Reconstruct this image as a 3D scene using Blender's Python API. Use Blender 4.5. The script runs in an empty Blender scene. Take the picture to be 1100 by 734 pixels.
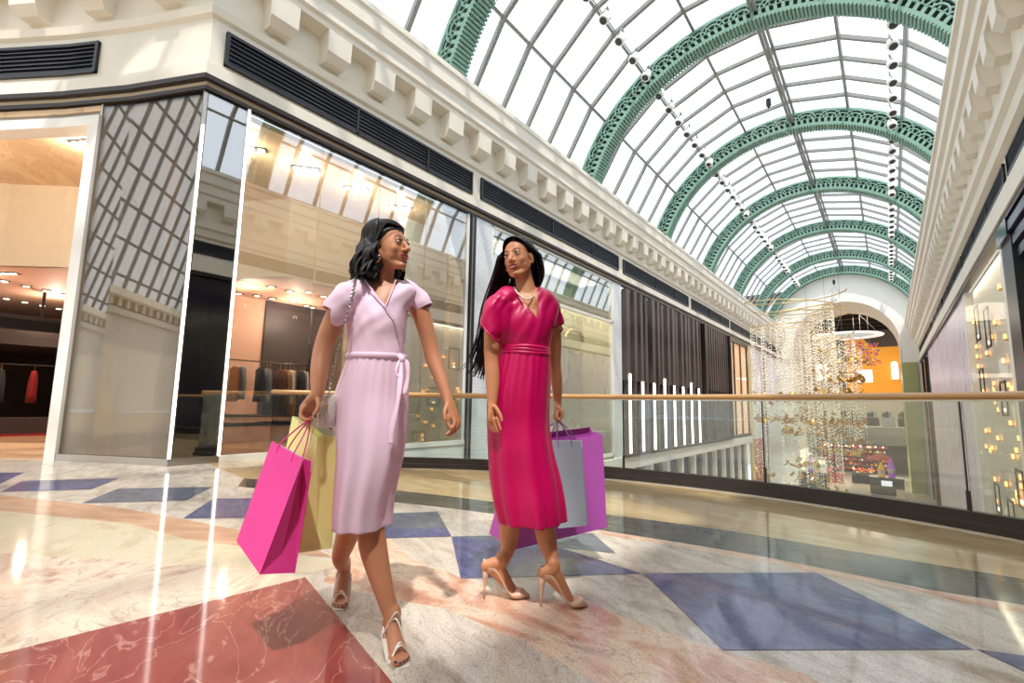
import bpy, bmesh, math, random
from mathutils import Vector, Matrix, noise
PI = math.pi
random.seed(7)
COL = bpy.context.scene.collection
V = Vector
RH = V((0.79928, 0.60095, 0)); FH = V((-0.60095, 0.79928, 0)); UP = V((0, 0, 1))   # across and along the walkway as the shoppers see it

# ---------------------------------------------------------------- materials
def srgb(c):
    return tuple(((x / 255) / 12.92 if x / 255 <= 0.04045 else ((x / 255 + 0.055) / 1.055) ** 2.4) for x in c) + (1,)
def mat(name, col, rough=0.5, metal=0.0, spec=0.5, emit=None, es=1.0, coat=0.0, sss=0.0, sheen=0.0, bump=0.0, bscale=40, var=0.0, vscale=6, trans=0.0, aniso=0.0, stretch=None, coatr=0.05):
    m = bpy.data.materials.new(name); m.use_nodes = True
    nt = m.node_tree; b = nt.nodes['Principled BSDF']
    b.inputs['Base Color'].default_value = srgb(col)
    b.inputs['Roughness'].default_value = rough
    b.inputs['Metallic'].default_value = metal
    b.inputs['Specular IOR Level'].default_value = spec
    b.inputs['Coat Weight'].default_value = coat
    b.inputs['Coat Roughness'].default_value = coatr
    b.inputs['Sheen Weight'].default_value = sheen
    if sss:
        b.inputs['Subsurface Weight'].default_value = sss
        b.inputs['Subsurface Radius'].default_value = (0.02, 0.008, 0.004)
        b.inputs['Subsurface Scale'].default_value = 0.5
    if emit:
        b.inputs['Emission Color'].default_value = srgb(emit); b.inputs['Emission Strength'].default_value = es
    tc = nt.nodes.new('ShaderNodeTexCoord'); mp = nt.nodes.new('ShaderNodeMapping')
    nt.links.new(tc.outputs['Object'], mp.inputs['Vector'])
    if stretch: mp.inputs['Scale'].default_value = stretch
    nz = nt.nodes.new('ShaderNodeTexNoise'); nz.inputs['Scale'].default_value = vscale; nz.inputs['Detail'].default_value = 4
    nt.links.new(mp.outputs[0], nz.inputs['Vector'])
    v = var if var else 0.03
    hs = nt.nodes.new('ShaderNodeHueSaturation'); hs.inputs['Color'].default_value = srgb(col)
    mr = nt.nodes.new('ShaderNodeMapRange')
    mr.inputs['From Min'].default_value = 0.3; mr.inputs['From Max'].default_value = 0.7
    mr.inputs['To Min'].default_value = 1 - v; mr.inputs['To Max'].default_value = 1 + v
    nt.links.new(nz.outputs['Fac'], mr.inputs['Value']); nt.links.new(mr.outputs[0], hs.inputs['Value'])
    nt.links.new(hs.outputs[0], b.inputs['Base Color'])
    if bump:
        n2 = nt.nodes.new('ShaderNodeTexNoise'); n2.inputs['Scale'].default_value = bscale; n2.inputs['Detail'].default_value = 3
        bp = nt.nodes.new('ShaderNodeBump'); bp.inputs['Strength'].default_value = bump; bp.inputs['Distance'].default_value = 0.01
        nt.links.new(mp.outputs[0], n2.inputs['Vector']); nt.links.new(n2.outputs['Fac'], bp.inputs['Height'])
        nt.links.new(bp.outputs[0], b.inputs['Normal'])
    return m

def glass(name, tint=(250, 252, 250), refl=0.10, rough=0.0, edge=0.8):
    """thin architectural glass: see-through with a mirror film that grows towards grazing angles"""
    m = bpy.data.materials.new(name); m.use_nodes = True; nt = m.node_tree
    for n in list(nt.nodes): nt.nodes.remove(n)
    out = nt.nodes.new('ShaderNodeOutputMaterial'); mix = nt.nodes.new('ShaderNodeMixShader')
    tr = nt.nodes.new('ShaderNodeBsdfTransparent'); tr.inputs[0].default_value = srgb(tint)
    gl = nt.nodes.new('ShaderNodeBsdfGlossy'); gl.inputs['Roughness'].default_value = rough
    gl.inputs['Color'].default_value = (1, 1, 1, 1)
    lw = nt.nodes.new('ShaderNodeLayerWeight'); lw.inputs['Blend'].default_value = 0.25
    mr = nt.nodes.new('ShaderNodeMapRange'); mr.inputs['To Min'].default_value = refl; mr.inputs['To Max'].default_value = edge
    nt.links.new(lw.outputs['Fresnel'], mr.inputs['Value'])
    nt.links.new(mr.outputs[0], mix.inputs[0]); nt.links.new(tr.outputs[0], mix.inputs[1]); nt.links.new(gl.outputs[0], mix.inputs[2])
    nt.links.new(mix.outputs[0], out.inputs['Surface'])
    return m

def marble(name, cols, scale=1.2, stretch=(1, 1, 1), rot=0.0, vein=None, vscale=3.0, speck=0.12, rough=0.07, pos=None, distort=1.5, coat=0.75):
    m = bpy.data.materials.new(name); m.use_nodes = True; nt = m.node_tree; b = nt.nodes['Principled BSDF']
    L = nt.links.new
    b.inputs['Roughness'].default_value = 0.4; b.inputs['Specular IOR Level'].default_value = 0.12; b.inputs['Coat Weight'].default_value = coat; b.inputs['Coat Roughness'].default_value = rough
    b.inputs['Coat IOR'].default_value = 1.5
    tc = nt.nodes.new('ShaderNodeTexCoord'); mp = nt.nodes.new('ShaderNodeMapping')
    mp.inputs['Rotation'].default_value = (0, 0, rot); mp.inputs['Scale'].default_value = stretch
    # rotate first, then stretch
    mp0 = nt.nodes.new('ShaderNodeMapping'); mp0.inputs['Rotation'].default_value = (0, 0, rot); mp.inputs['Rotation'].default_value = (0, 0, 0)
    L(tc.outputs['Object'], mp0.inputs[0]); L(mp0.outputs[0], mp.inputs[0])
    n1 = nt.nodes.new('ShaderNodeTexNoise'); n1.inputs['Scale'].default_value = scale; n1.inputs['Detail'].default_value = 6
    n1.inputs['Roughness'].default_value = 0.6; n1.inputs['Distortion'].default_value = distort
    L(mp.outputs[0], n1.inputs['Vector'])
    cr = nt.nodes.new('ShaderNodeValToRGB'); el = cr.color_ramp.elements
    k = len(cols); pos = pos or [0.3 + 0.4 * i / (k - 1) for i in range(k)]
    el[0].position = pos[0]; el[0].color = srgb(cols[0]); el[1].position = pos[-1]; el[1].color = srgb(cols[-1])
    for i in range(1, k - 1):
        e = el.new(pos[i]); e.color = srgb(cols[i])
    L(n1.outputs['Fac'], cr.inputs[0])
    last = cr.outputs[0]
    if vein:
        n2 = nt.nodes.new('ShaderNodeTexNoise'); n2.inputs['Scale'].default_value = vscale; n2.inputs['Detail'].default_value = 5; n2.inputs['Distortion'].default_value = distort
        L(mp.outputs[0], n2.inputs['Vector'])
        c2 = nt.nodes.new('ShaderNodeValToRGB'); e2 = c2.color_ramp.elements
        e2[0].position = 0.485; e2[0].color = (0, 0, 0, 1); e2[1].position = 0.515; e2[1].color = (0, 0, 0, 1)
        e = e2.new(0.5); e.color = (0.45, 0.45, 0.45, 1)
        L(n2.outputs['Fac'], c2.inputs[0])
        mx = nt.nodes.new('ShaderNodeMixRGB'); mx.inputs[2].default_value = srgb(vein)
        L(c2.outputs[0], mx.inputs[0]); L(last, mx.inputs[1]); last = mx.outputs[0]
    if speck:
        n3 = nt.nodes.new('ShaderNodeTexNoise'); n3.inputs['Scale'].default_value = 90; n3.inputs['Detail'].default_value = 2
        L(mp.outputs[0], n3.inputs['Vector'])
        mr = nt.nodes.new('ShaderNodeMapRange'); mr.inputs['From Min'].default_value = 0.35; mr.inputs['From Max'].default_value = 0.65
        mr.inputs['To Min'].default_value = 1 - speck; mr.inputs['To Max'].default_value = 1 + speck
        L(n3.outputs['Fac'], mr.inputs[0])
        hs = nt.nodes.new('ShaderNodeHueSaturation'); L(mr.outputs[0], hs.inputs['Value']); L(last, hs.inputs['Color']); last = hs.outputs[0]
    L(last, b.inputs['Base Color'])
    return m

# ---------------------------------------------------------------- mesh builder
class MB:
    def __init__(s): s.v = []; s.f = []; s.m = []; s.mi = 0
    def add(s, vs, fs):
        o = len(s.v); s.v += [tuple(v) for v in vs]; s.f += [tuple(i + o for i in f) for f in fs]; s.m += [s.mi] * len(fs)
        return s
    def box(s, x0, x1, y0, y1, z0, z1):
        return s.obox([(x0, y0, z0), (x1, y0, z0), (x1, y1, z0), (x0, y1, z0), (x0, y0, z1), (x1, y0, z1), (x1, y1, z1), (x0, y1, z1)])
    def obox(s, p):
        return s.add(p, [(0, 3, 2, 1), (4, 5, 6, 7), (0, 1, 5, 4), (1, 2, 6, 5), (2, 3, 7, 6), (3, 0, 4, 7)])
    def beam(s, a, b, w, h, up=(0, 0, 1)):
        a = V(a); b = V(b); d = (b - a).normalized(); u = V(up)
        x = d.cross(u)
        if x.length < 1e-5: x = d.cross(V((1, 0, 0)))
        x.normalize(); y = x.cross(d).normalized(); x *= w / 2; y *= h / 2
        return s.obox([a - x - y, a + x - y, b + x - y, b - x - y, a - x + y, a + x + y, b + x + y, b - x + y])
    def prism(s, poly, z0, z1):
        n = len(poly)
        vs = [(p[0], p[1], z0) for p in poly] + [(p[0], p[1], z1) for p in poly]
        return s.add(vs, [tuple(range(n))[::-1], tuple(range(n, 2 * n))] + [(i, (i + 1) % n, n + (i + 1) % n, n + i) for i in range(n)])
    def poly(s, pts): return s.add(pts, [tuple(range(len(pts)))])
    def tube(s, pts, rad, n=8, caps=True, flat=None, up=None):
        """loft of rings; rad: number or list; flat: (k, axis) squashes rings across the given direction"""
        pts = [V(p) for p in pts]; k = len(pts)
        if not hasattr(rad, '__len__'): rad = [rad] * k
        o = len(s.v); prev = None; vs = []; fs = []
        for i in range(k):
            t = (pts[min(i + 1, k - 1)] - pts[max(i - 1, 0)])
            t = t.normalized() if t.length > 1e-9 else V((0, 0, 1))
            if prev is None:
                a = t.cross(V(up) if up is not None else (V((0, 0, 1)) if abs(t.z) < 0.9 else V((1, 0, 0)))).normalized()
            else:
                a = (prev - t * prev.dot(t)); a = a.normalized() if a.length > 1e-6 else prev
            prev = a; b = t.cross(a).normalized()
            r = rad[i]; ra, rb = (r if hasattr(r, '__len__') else (r, r))
            for j in range(n):
                w = 2 * PI * j / n
                vs.append(pts[i] + a * (ra * math.cos(w)) + b * (rb * math.sin(w)))
        for i in range(k - 1):
            for j in range(n):
                fs.append((i * n + j, i * n + (j + 1) % n, (i + 1) * n + (j + 1) % n, (i + 1) * n + j))
        if caps:
            fs.append(tuple(range(n))[::-1]); fs.append(tuple(range((k - 1) * n, k * n)))
        return s.add(vs, fs)
    def limb(s, pts, rad, n=16, sub=6):
        """closed tapered limb with round ends (Catmull-Rom through the joints)"""
        P = crom([V(p) for p in pts], sub); R = crom([V((r if hasattr(r, '__len__') else (r, r)) + (0,)) for r in rad], sub)
        d0 = (P[0] - P[1]).normalized(); d1 = (P[-1] - P[-2]).normalized()
        pp = []; rr = []
        for q in (0.98, 0.8, 0.45): pp.append(P[0] + d0 * (R[0].x * q)); rr.append((R[0].x * math.sqrt(1 - q * q), R[0].y * math.sqrt(1 - q * q)))
        for a, b in zip(P, R): pp.append(a); rr.append((max(b.x, 1e-4), max(b.y, 1e-4)))
        for q in (0.45, 0.8, 0.98): pp.append(P[-1] + d1 * (R[-1].x * q)); rr.append((R[-1].x * math.sqrt(1 - q * q), R[-1].y * math.sqrt(1 - q * q)))
        return s.tube(pp, rr, n)
    def ell(s, c, r, ax=None, n=20, m=12):
        c = V(c); A = ax or (V((1, 0, 0)), V((0, 1, 0)), V((0, 0, 1)))
        vs = [c + A[2] * r[2]]; fs = []
        for i in range(1, m):
            th = PI * i / m
            for j in range(n):
                ph = 2 * PI * j / n
                vs.append(c + A[0] * (r[0] * math.sin(th) * math.cos(ph)) + A[1] * (r[1] * math.sin(th) * math.sin(ph)) + A[2] * (r[2] * math.cos(th)))
        vs.append(c - A[2] * r[2]); e = len(vs) - 1
        for j in range(n): fs.append((0, 1 + j, 1 + (j + 1) % n))
        for i in range(m - 2):
            for j in range(n):
                a = 1 + i * n + j; b = 1 + i * n + (j + 1) % n; fs.append((a, a + n, b + n, b))
        for j in range(n): fs.append((e, 1 + (m - 2) * n + (j + 1) % n, 1 + (m - 2) * n + j))
        return s.add(vs, fs)
    def lathe(s, c, prof, n=20, ax=None):
        c = V(c); A = ax or (V((1, 0, 0)), V((0, 1, 0)), V((0, 0, 1)))
        vs = []; k = len(prof)
        for (r, z) in prof:
            for j in range(n):
                w = 2 * PI * j / n; vs.append(c + A[0] * (r * math.cos(w)) + A[1] * (r * math.sin(w)) + A[2] * z)
        fs = [(i * n + j, i * n + (j + 1) % n, (i + 1) * n + (j + 1) % n, (i + 1) * n + j) for i in range(k - 1) for j in range(n)]
        fs += [tuple(range(n))[::-1], tuple(range((k - 1) * n, k * n))]
        return s.add(vs, fs)
    def build(s, name, mats, parent=None, smooth=False, kind=None, recalc=True):
        me = bpy.data.meshes.new(name); 
        org = V((0, 0, 0))
        if parent is not None: org = parent.matrix_world.translation if False else V(parent.get('_o', (0, 0, 0)))
        me.from_pydata([tuple(V(v) - org) for v in s.v], [], s.f)
        if not isinstance(mats, (list, tuple)): mats = [mats]
        for q in mats: me.materials.append(q)
        me.polygons.foreach_set('material_index', s.m)
        if recalc:
            bm = bmesh.new(); bm.from_mesh(me); bmesh.ops.recalc_face_normals(bm, faces=bm.faces); bm.to_mesh(me); bm.free()
        if smooth: me.shade_smooth()
        o = bpy.data.objects.new(name, me); COL.objects.link(o)
        if parent is not None: o.parent = parent
        if kind: o['kind'] = kind
        if parent is not None and '_o' in parent: o['_o'] = tuple(parent['_o'])
        return o

def crom(P, sub):
    if len(P) < 2: return P
    out = []
    for i in range(len(P) - 1):
        p0 = P[max(i - 1, 0)]; p1 = P[i]; p2 = P[i + 1]; p3 = P[min(i + 2, len(P) - 1)]
        for k in range(sub):
            t = k / sub
            out.append(0.5 * ((2 * p1) + (p2 - p0) * t + (2 * p0 - 5 * p1 + 4 * p2 - p3) * t * t + (3 * p1 - p0 - 3 * p2 + p3) * t ** 3))
    out.append(P[-1].copy())
    return out

def tag(o, label=None, cat=None, group=None, kind=None):
    if label: o['label'] = label
    if cat: o['category'] = cat
    if group: o['group'] = group
    if kind: o['kind'] = kind
    return o
def empty(name, loc=(0, 0, 0), rz=0.0, **k):
    o = bpy.data.objects.new(name, None); COL.objects.link(o); o.location = loc; o.rotation_euler = (0, 0, rz)
    o.empty_display_size = 0.1
    return tag(o, **k)
def thing(name, label, cat, loc=(0, 0, 0), group=None, world=True):
    """an Empty at the thing's base; with world=True its parts are given in world metres"""
    o = empty(name, loc, 0, label=label, cat=cat, group=group)
    if world: o['_o'] = tuple(loc)
    return o
def copy_tree(o, parent=None):
    c = o.copy(); COL.objects.link(c); c.parent = parent
    for ch in list(o.children): copy_tree(ch, c)
    return c
def struct(o): o['kind'] = 'structure'; return o

def offset_path(path, d):
    """offset of a plan polyline to its right hand side, mitred"""
    out = []
    for i, p in enumerate(path):
        ns = []
        for a, b in ((i - 1, i), (i, i + 1)):
            if a < 0 or b >= len(path): continue
            t = (V(path[b]) - V(path[a])).normalized(); ns.append(V((t.y, -t.x)))
        n = sum(ns, V((0, 0))).normalized(); c = n.dot(ns[0])
        q = V(p) + n * (d / max(c, 0.3)); out.append((q.x, q.y))
    return out
def sweep(mb, path, prof, closed=True):
    rows = [offset_path(path, o) for (o, z) in prof]; k = len(prof); n = len(path)
    vs = [(rows[j][i][0], rows[j][i][1], prof[j][1]) for i in range(n) for j in range(k)]
    fs = []
    for i in range(n - 1):
        for j in range(k if closed else k - 1):
            a = i * k + j; b = i * k + (j + 1) % k; fs.append((a, b, b + k, a + k))
    if closed: fs += [tuple(range(k)), tuple(range((n - 1) * k, n * k))[::-1]]
    mb.add(vs, fs); return mb

# ---------------------------------------------------------------- shared materials
M = {}
M['cream'] = mat('cream_plaster', (232, 224, 208), 0.55, var=0.02, vscale=2)
M['white'] = mat('white_paint', (238, 234, 226), 0.45, var=0.015)
M['ledge'] = mat('white_cornice', (240, 235, 226), 0.5, var=0.015)
M['black'] = mat('black_metal', (26, 26, 30), 0.35)
M['darkbrown'] = mat('dark_bronze', (48, 40, 36), 0.35, metal=0.3)
M['slat'] = mat('brown_slats', (86, 74, 69), 0.4, var=0.12, stretch=(6, 6, .4))
M['grey_metal'] = mat('grey_aluminium', (138, 136, 130), 0.45, metal=0.1)
M['steel'] = mat('steel', (170, 165, 158), 0.25, metal=0.9)
M['green'] = mat('verdigris_green', (122, 156, 139), 0.6, var=0.05, vscale=3)
M['green_shade'] = mat('dark_green_shade', (22, 38, 34), 0.6)  # near-black green imitating the shade inside the arch girders
M['wood_rail'] = mat('varnished_rail', (190, 142, 82), 0.3, var=0.08, stretch=(1, 1, 8), coat=0.5)
M['glass'] = glass('clear_glass', (236, 242, 238), 0.05)
M['shop_glass'] = glass('shop_glass', (240, 242, 240), 0.16, edge=0.9)
M['corner_glass'] = glass('corner_glass', (214, 204, 190), 0.07, edge=.6)
M['clear_low'] = glass('display_glass', (246, 248, 246), 0.03, edge=.22)
M['tint_glass'] = glass('bronze_glass', (205, 198, 188), 0.30, edge=0.95)
M['roof_glass'] = glass('roof_glass', (246, 250, 253), 0.01, edge=.12)
M['led'] = mat('led_strip', (255, 255, 255), emit=(255, 250, 240), es=5.0)
M['lamp'] = mat('lamp_glow', (255, 240, 220), emit=(255, 236, 208), es=6.0)
M['gold'] = mat('gold_leaf', (205, 160, 70), 0.3, metal=0.85, var=0.1, vscale=20)
M['beige_store'] = mat('beige_store_wall', (222, 205, 178), 0.6)
M['pink_store'] = mat('blush_store_wall', (214, 170, 145), 0.6)
M['dark_store'] = mat('dark_store_wall', (50, 40, 38), 0.6)
M['store_floor'] = mat('pale_oak_floor', (196, 158, 122), 0.25, var=0.08, stretch=(8, 1, 1))
XL = -7.97; XR = 2.35
CX, CZ = -2.97, 7.57
YE = 53.6

# ---------------------------------------------------------------- floor
KC = (-2.2, 0.4); KR = 5.62
def karc(r, a0, a1, n=40):
    return [(KC[0] + r * math.cos(math.radians(a0 + (a1 - a0) * i / n)), KC[1] + r * math.sin(math.radians(a0 + (a1 - a0) * i / n))) for i in range(n + 1)]
A0 = math.degrees(math.asin((3.72 - .4) / KR)); A0 = math.degrees(math.acos((XR - KC[0]) / KR)); A1 = 145.5
ARC = karc(KR, A0, A1)
ENT = [(-14.5, -2.2), (-13.0, -.3), (-11.4, 1.03), (-10.37, 1.65), (-9.27, 2.23), (XL, 2.8)]
f_white = marble('white_granite', [(164, 147, 130), (200, 186, 170), (216, 205, 190)], 2.2, (1, 2.6, 1), 0.5, (110, 90, 82), 4.0, 0.22)
f_cream = marble('cream_marble', [(188, 164, 132), (208, 192, 164), (196, 186, 152)], 1.5, (1, 1.6, 1), 0.3, None)
f_pink = marble('rose_granite', [(176, 116, 92), (208, 160, 132), (222, 196, 170), (190, 152, 128)], 1.8, (1, 2.4, 1), 0.2, (90, 80, 84), 3.0, 0.2)
f_swirl = marble('swirled_marble', [(176, 132, 110), (206, 180, 158), (214, 198, 176), (188, 146, 120)], 1.3, (1, 1.5, 1), 0.9, (110, 96, 100), 1.4, 0.08, distort=3.0)
f_brown = marble('tan_rose_marble', [(170, 126, 100), (196, 152, 120), (208, 176, 142)], 1.8, (1, 3, 1), -0.6, None)
f_blue = marble('blue_granite', [(58, 58, 92), (82, 82, 122), (104, 104, 138)], 5.0, (1, 2, 1), 0.4, (128, 112, 116), 2.0, 0.22)
f_bluegrey = marble('grey_blue_granite', [(72, 74, 90), (96, 98, 112), (112, 112, 124)], 5.0, (1, 2, 1), 0.1, None, speck=0.2)
f_grey = marble('grey_brown_granite', [(46, 40, 36), (70, 62, 54), (88, 78, 68)], 3.0, (1, 3, 1), 0.0, None, speck=0.15, coat=1.0)
f_beige = marble('golden_marble', [(164, 134, 92), (190, 162, 116), (206, 182, 142)], 1.4, (1, 2.4, 1), 0.1, (150, 112, 70), 1.8, 0.05, coat=1.0)
f_red = marble('red_marble', [(114, 44, 42), (136, 60, 54), (152, 78, 68)], 1.6, (1, 2.5, 1), 0.5, (206, 160, 146), 2.2, 0.08, distort=1.2)
FM = [f_white, f_cream, f_pink, f_swirl, f_brown, f_blue, f_bluegrey, f_grey, f_beige, f_red]
mb = MB()
mb.mi = 0
outer = ARC + [(XL, 4.23), (XL, 2.8)] + ENT[::-1][1:] + [(-14.5, -30), (XR, -30)]
mb.prism(outer, -0.45, 0.0); mb.f[1] = mb.f[1]
def inlay(mi, pts, k):
    ar = sum(pts[i][0] * pts[(i + 1) % len(pts)][1] - pts[(i + 1) % len(pts)][0] * pts[i][1] for i in range(len(pts)))
    if ar < 0: pts = pts[::-1]
    mb.mi = mi; mb.poly([(p[0], p[1], 0.00022 * k) for p in pts])
# golden border along the kerb, then the grey-brown band
inlay(8, ARC[::-1] and [(XL, 4.2), (-6.83, 3.58)] + ARC[::-1][1:] + [(XR, 3.6), (2.3, 3.72)] + [(0.54, 4.03), (0.14, 4.04), (-0.33, 4.06), (-0.83, 4.1), (-1.38, 4.08), (-1.97, 4.01), (-2.75, 3.85), (-3.58, 3.73), (-4.19, 3.62), (-5.31, 3.26), (-6.15, 2.96), (XL, 3.3)], 1)
inlay(7, [(-6.15, 2.96), (-5.31, 3.26), (-4.19, 3.62), (-3.58, 3.73), (-2.75, 3.85), (-1.97, 4.01), (-1.38, 4.08), (-0.83, 4.1), (-0.33, 4.06), (0.14, 4.04), (0.54, 4.03), (2.3, 3.72), (2.35, 3.0), (0.45, 3.49), (0.11, 3.46), (-0.29, 3.5), (-0.72, 3.54), (-1.2, 3.52), (-1.71, 3.48), (-2.46, 3.44), (-3.17, 3.31), (-3.68, 3.19), (-4.72, 2.91), (-5.6, 2.64)], 2)
inlay(2, [(-1.79, 3.45), (-1.2, 3.52), (-0.72, 3.54), (-0.29, 3.5), (0.11, 3.46), (0.45, 3.49), (2.35, 3.0), (2.35, 2.9), (0.43, 3.34), (0.1, 3.34), (-0.29, 3.39), (-0.7, 3.41), (-1.16, 3.41), (-1.68, 3.37)], 3)
# the tan and cream sweeps on the left
inlay(4, [(-6.66, 0.99), (-5.19, 1.51), (-3.8, 1.78), (-3.02, 1.88), (-2.65, 1.84), (-3, 1.69), (-3.67, 1.44), (-4.49, 1.37), (-5.74, 0.87), (-8.3, 0.4), (-8.3, .8)], 3)
inlay(1, [(-5.74, 0.87), (-4.49, 1.37), (-3.72, 1.46), (-3.03, 1.71), (-2.52, 1.81), (-2.51, 1.58), (-2.81, 1.44), (-3.43, 1.11), (-4.18, 0.66), (-6.5, 0.2), (-8.5, -.2)], 4)
inlay(3, [(-4.18, 0.66), (-3.43, 1.11), (-2.81, 1.44), (-2.48, 1.55), (-2.57, 0.44), (-3.3, 0.2), (-5, -.5), (-6.5, -.1)], 5)
# rose-granite inner ring and red star point
inlay(2, [(-3.25, 2.57), (-2.32, 2.12), (-1.83, 2.06), (-1.47, 2.06), (-1.13, 2.17), (-0.84, 2.11), (-0.56, 2.1), (-0.3, 2.1), (0.3, 1.7), (0.6, 0.2), (-0.8, -0.4), (-1.3, 0.9), (-1.35, 1.18), (-1.92, 1.42), (-2.33, 1.54), (-2.61, 1.87)], 3)
inlay(0, [(-1.37, 1.16), (-2.44, 1.56), (-2.01, 1.61), (-1.63, 1.72), (-1.19, 1.68), (-0.83, 1.6), (-1.0, .9), (-1.3, .9)], 5)
inlay(9, [(-2.57, 0.44), (-2.48, 1.55), (-1.35, 1.18), (-1.35, 0.7), (-1.6, -0.2), (-3.6, -0.2)], 6)
for kk, (mi, pts) in enumerate([(5, [(-2.47, 2.63), (-2.13, 2.98), (-1.14, 2.74), (-1.85, 2.05)]), (6, [(-2.47, 2.63), (-1.77, 3.36), (-1.42, 3), (-2, 2.81)]),
                  (5, [(-1.14, 2.75), (-0.39, 3.39), (0.2, 2.72), (-0.56, 2.1)]),
                  (5, [(0.21, 2.73), (1.2, 3.05), (1.9, 2.1), (0.9, 2.0)]),
                  (6, [(-3.51, 2.66), (-3.12, 3.14), (-2.47, 2.63), (-2.83, 2.25)]), (5, [(-3.14, 2.36), (-2.66, 2.78), (-2.47, 2.63), (-2.83, 2.25)]),
                  (5, [(-4.39, 1.68), (-5.07, 2.18), (-4.49, 2.77), (-3.78, 2.46), (-4.05, 2)]),
                  (6, [(-5.65, 1.36), (-6.32, 1.8), (-5.75, 2.46), (-5.15, 1.98)]), (5, [(-6.85, 1.02), (-7.6, 1.29), (-7.13, 2.03), (-6.45, 1.61)]),
                  (5, [(-8.9, .9), (-8.2, .7), (-7.51, 1.11), (-8.43, 1.44), (-8.61, 1.25)])]):
    inlay(mi, pts, 7 + kk)
struct(mb.build('floor', FM, recalc=False))

# ---------------------------------------------------------------- left wall: entablature
PATH = ENT + [(XL, YE)]
mb = MB()
sweep(mb, PATH, [(-.3, 5.78), (.10, 5.78), (.10, 5.98), (.04, 6.0), (.04, 6.74), (.10, 6.78), (.13, 6.90), (.06, 6.95), (.06, 7.52), (.36, 7.56), (.36, 7.66), (.42, 7.70), (.42, 7.98), (.50, 8.04), (.50, 8.34), (.54, 8.38), (.54, 8.5), (-2.3, 8.5), (-2.3, 8.3), (-.3, 8.3)])
struct(mb.build('wall_left', M['cream']))
mb = MB(); sweep(mb, PATH, [(-.1, 5.70), (.11, 5.70), (.11, 5.775), (-.1, 5.775)]); sweep(mb, PATH, [(-.1, 5.56), (.05, 5.56), (.05, 5.62), (-.1, 5.62)])
struct(mb.build('trim_1', M['darkbrown']))
mb = MB(); sweep(mb, PATH, [(-.2, 5.62), (.02, 5.62), (.02, 5.70), (-.2, 5.70)]); struct(mb.build('trim_2', M['beige_store']))

def block_mesh(name):
    mb = MB()
    # console block: front and sides taper to a chamfered foot
    w = .24
    prof = [(0, .0), (.19, .0), (.31, .13), (.33, .52), (0, .52)]
    vs = []
    for sgn in (-1, 1):
        for (o, z) in prof: vs.append((o, sgn * (w - (.05 if z < .05 else 0)), z))
    mb.add(vs, [(0, 1, 2, 3, 4), (9, 8, 7, 6, 5)] + [(i, 5 + i, 5 + (i + 1) % 5, (i + 1) % 5) for i in range(5)])
    return mb.build(name, M['cream'])
cl = struct(empty('wall_left.001')) if False else None
def run_blocks(parent_name, pts, sign):
    root = empty(parent_name); root['kind'] = 'structure'
    proto = None
    for (x, y, rz) in pts:
        if proto is None:
            proto = block_mesh('console_block'); b = proto
        else:
            b = proto.copy(); COL.objects.link(b)
        b.parent = root; b.location = (x, y, 7.02); b.rotation_euler = (0, 0, rz)
    return root
pts = [(XL + .05, 3.72 + 1.03 * i, 0) for i in range(48)]
for t in range(5):   # along the curved entrance front
    a = V(ENT[-1 - t]); b = V(ENT[-2 - t]); L = (b - a).length; d = (a - b).normalized(); rz = math.atan2(-d.x, d.y) 
    k = max(1, round(L / 1.03))
    for i in range(k):
        q = a.lerp(b, (i + .5) / k); pts.append((q.x + d.y * .05, q.y - d.x * .05, rz))
run_blocks('trim_3', pts, 1)
# right entablature
PR = [(XR, YE), (XR, -30)]
mb = MB()
sweep(mb, PR, [(-.3, 5.2), (.14, 5.2), (.14, 5.66), (.06, 5.70), (.04, 5.74), (.04, 6.35), (.16, 6.40), (.2, 6.6), (.3, 6.68), (.3, 7.45), (.62, 7.50), (.62, 7.66), (.70, 7.70), (.70, 7.98), (.80, 8.04), (.80, 8.34), (.88, 8.38), (.88, 8.5), (-1.6, 8.5), (-1.6, 8.3), (-.3, 8.3)])
struct(mb.build('wall_right', M['cream']))
mb = MB(); sweep(mb, PR, [(-.1, 5.08), (.10, 5.08), (.10, 5.2), (-.1, 5.2)]); struct(mb.build('trim_4', M['darkbrown']))
run_blocks('trim_5', [(XR - .3, -5 + 1.03 * i, PI) for i in range(57)], -1)

# vents
def vent(path, z0, z1, o, label, joints=(), group=None):
    t = thing('air_vent', label, 'air vent', (path[0][0], path[0][1], z0), group)
    mb = MB(); sweep(mb, path, [(o - .02, z0 + .02), (o + .004, z0 + .02), (o + .004, z1 - .02), (o - .02, z1 - .02)]); mb.build('recess', M['black'], t)
    mb = MB()
    sweep(mb, path, [(o, z0), (o + .05, z0), (o + .05, z0 + .05), (o, z0 + .05)]); sweep(mb, path, [(o, z1 - .05), (o + .05, z1 - .05), (o + .05, z1), (o, z1)])
    for q, nx in ((0, 1), (-1, -2)):
        a = V(path[q]); d = (V(path[nx]) - a).normalized() * .05; b = a + d
        seg = [tuple(a), tuple(b)] if q == 0 else [tuple(b), tuple(a)]
        sweep(mb, seg, [(o, z0), (o + .055, z0), (o + .055, z1), (o, z1)])
    for j in joints:
        sweep(mb, [(path[0][0], j - .02), (path[0][0], j + .02)] if path[-1][1] > path[0][1] else [(path[0][0], j + .02), (path[0][0], j - .02)], [(o, z0), (o + .05, z0), (o + .05, z1), (o, z1)])
    mb.build('frame', M['black'], t)
    mb = MB(); n = 6
    for i in range(n):
        z = z0 + .05 + (z1 - z0 - .1) * (i + .5) / n
        sweep(mb, path, [(o + .005, z + .02), (o + .035, z - .02), (o + .035, z - .008), (o + .005, z + .032)])
    mb.build('louvres', M['vent_slat'], t)
    return t
M['vent_slat'] = mat('louvre_grey', (62, 62, 68), 0.4, metal=0.2)
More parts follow.
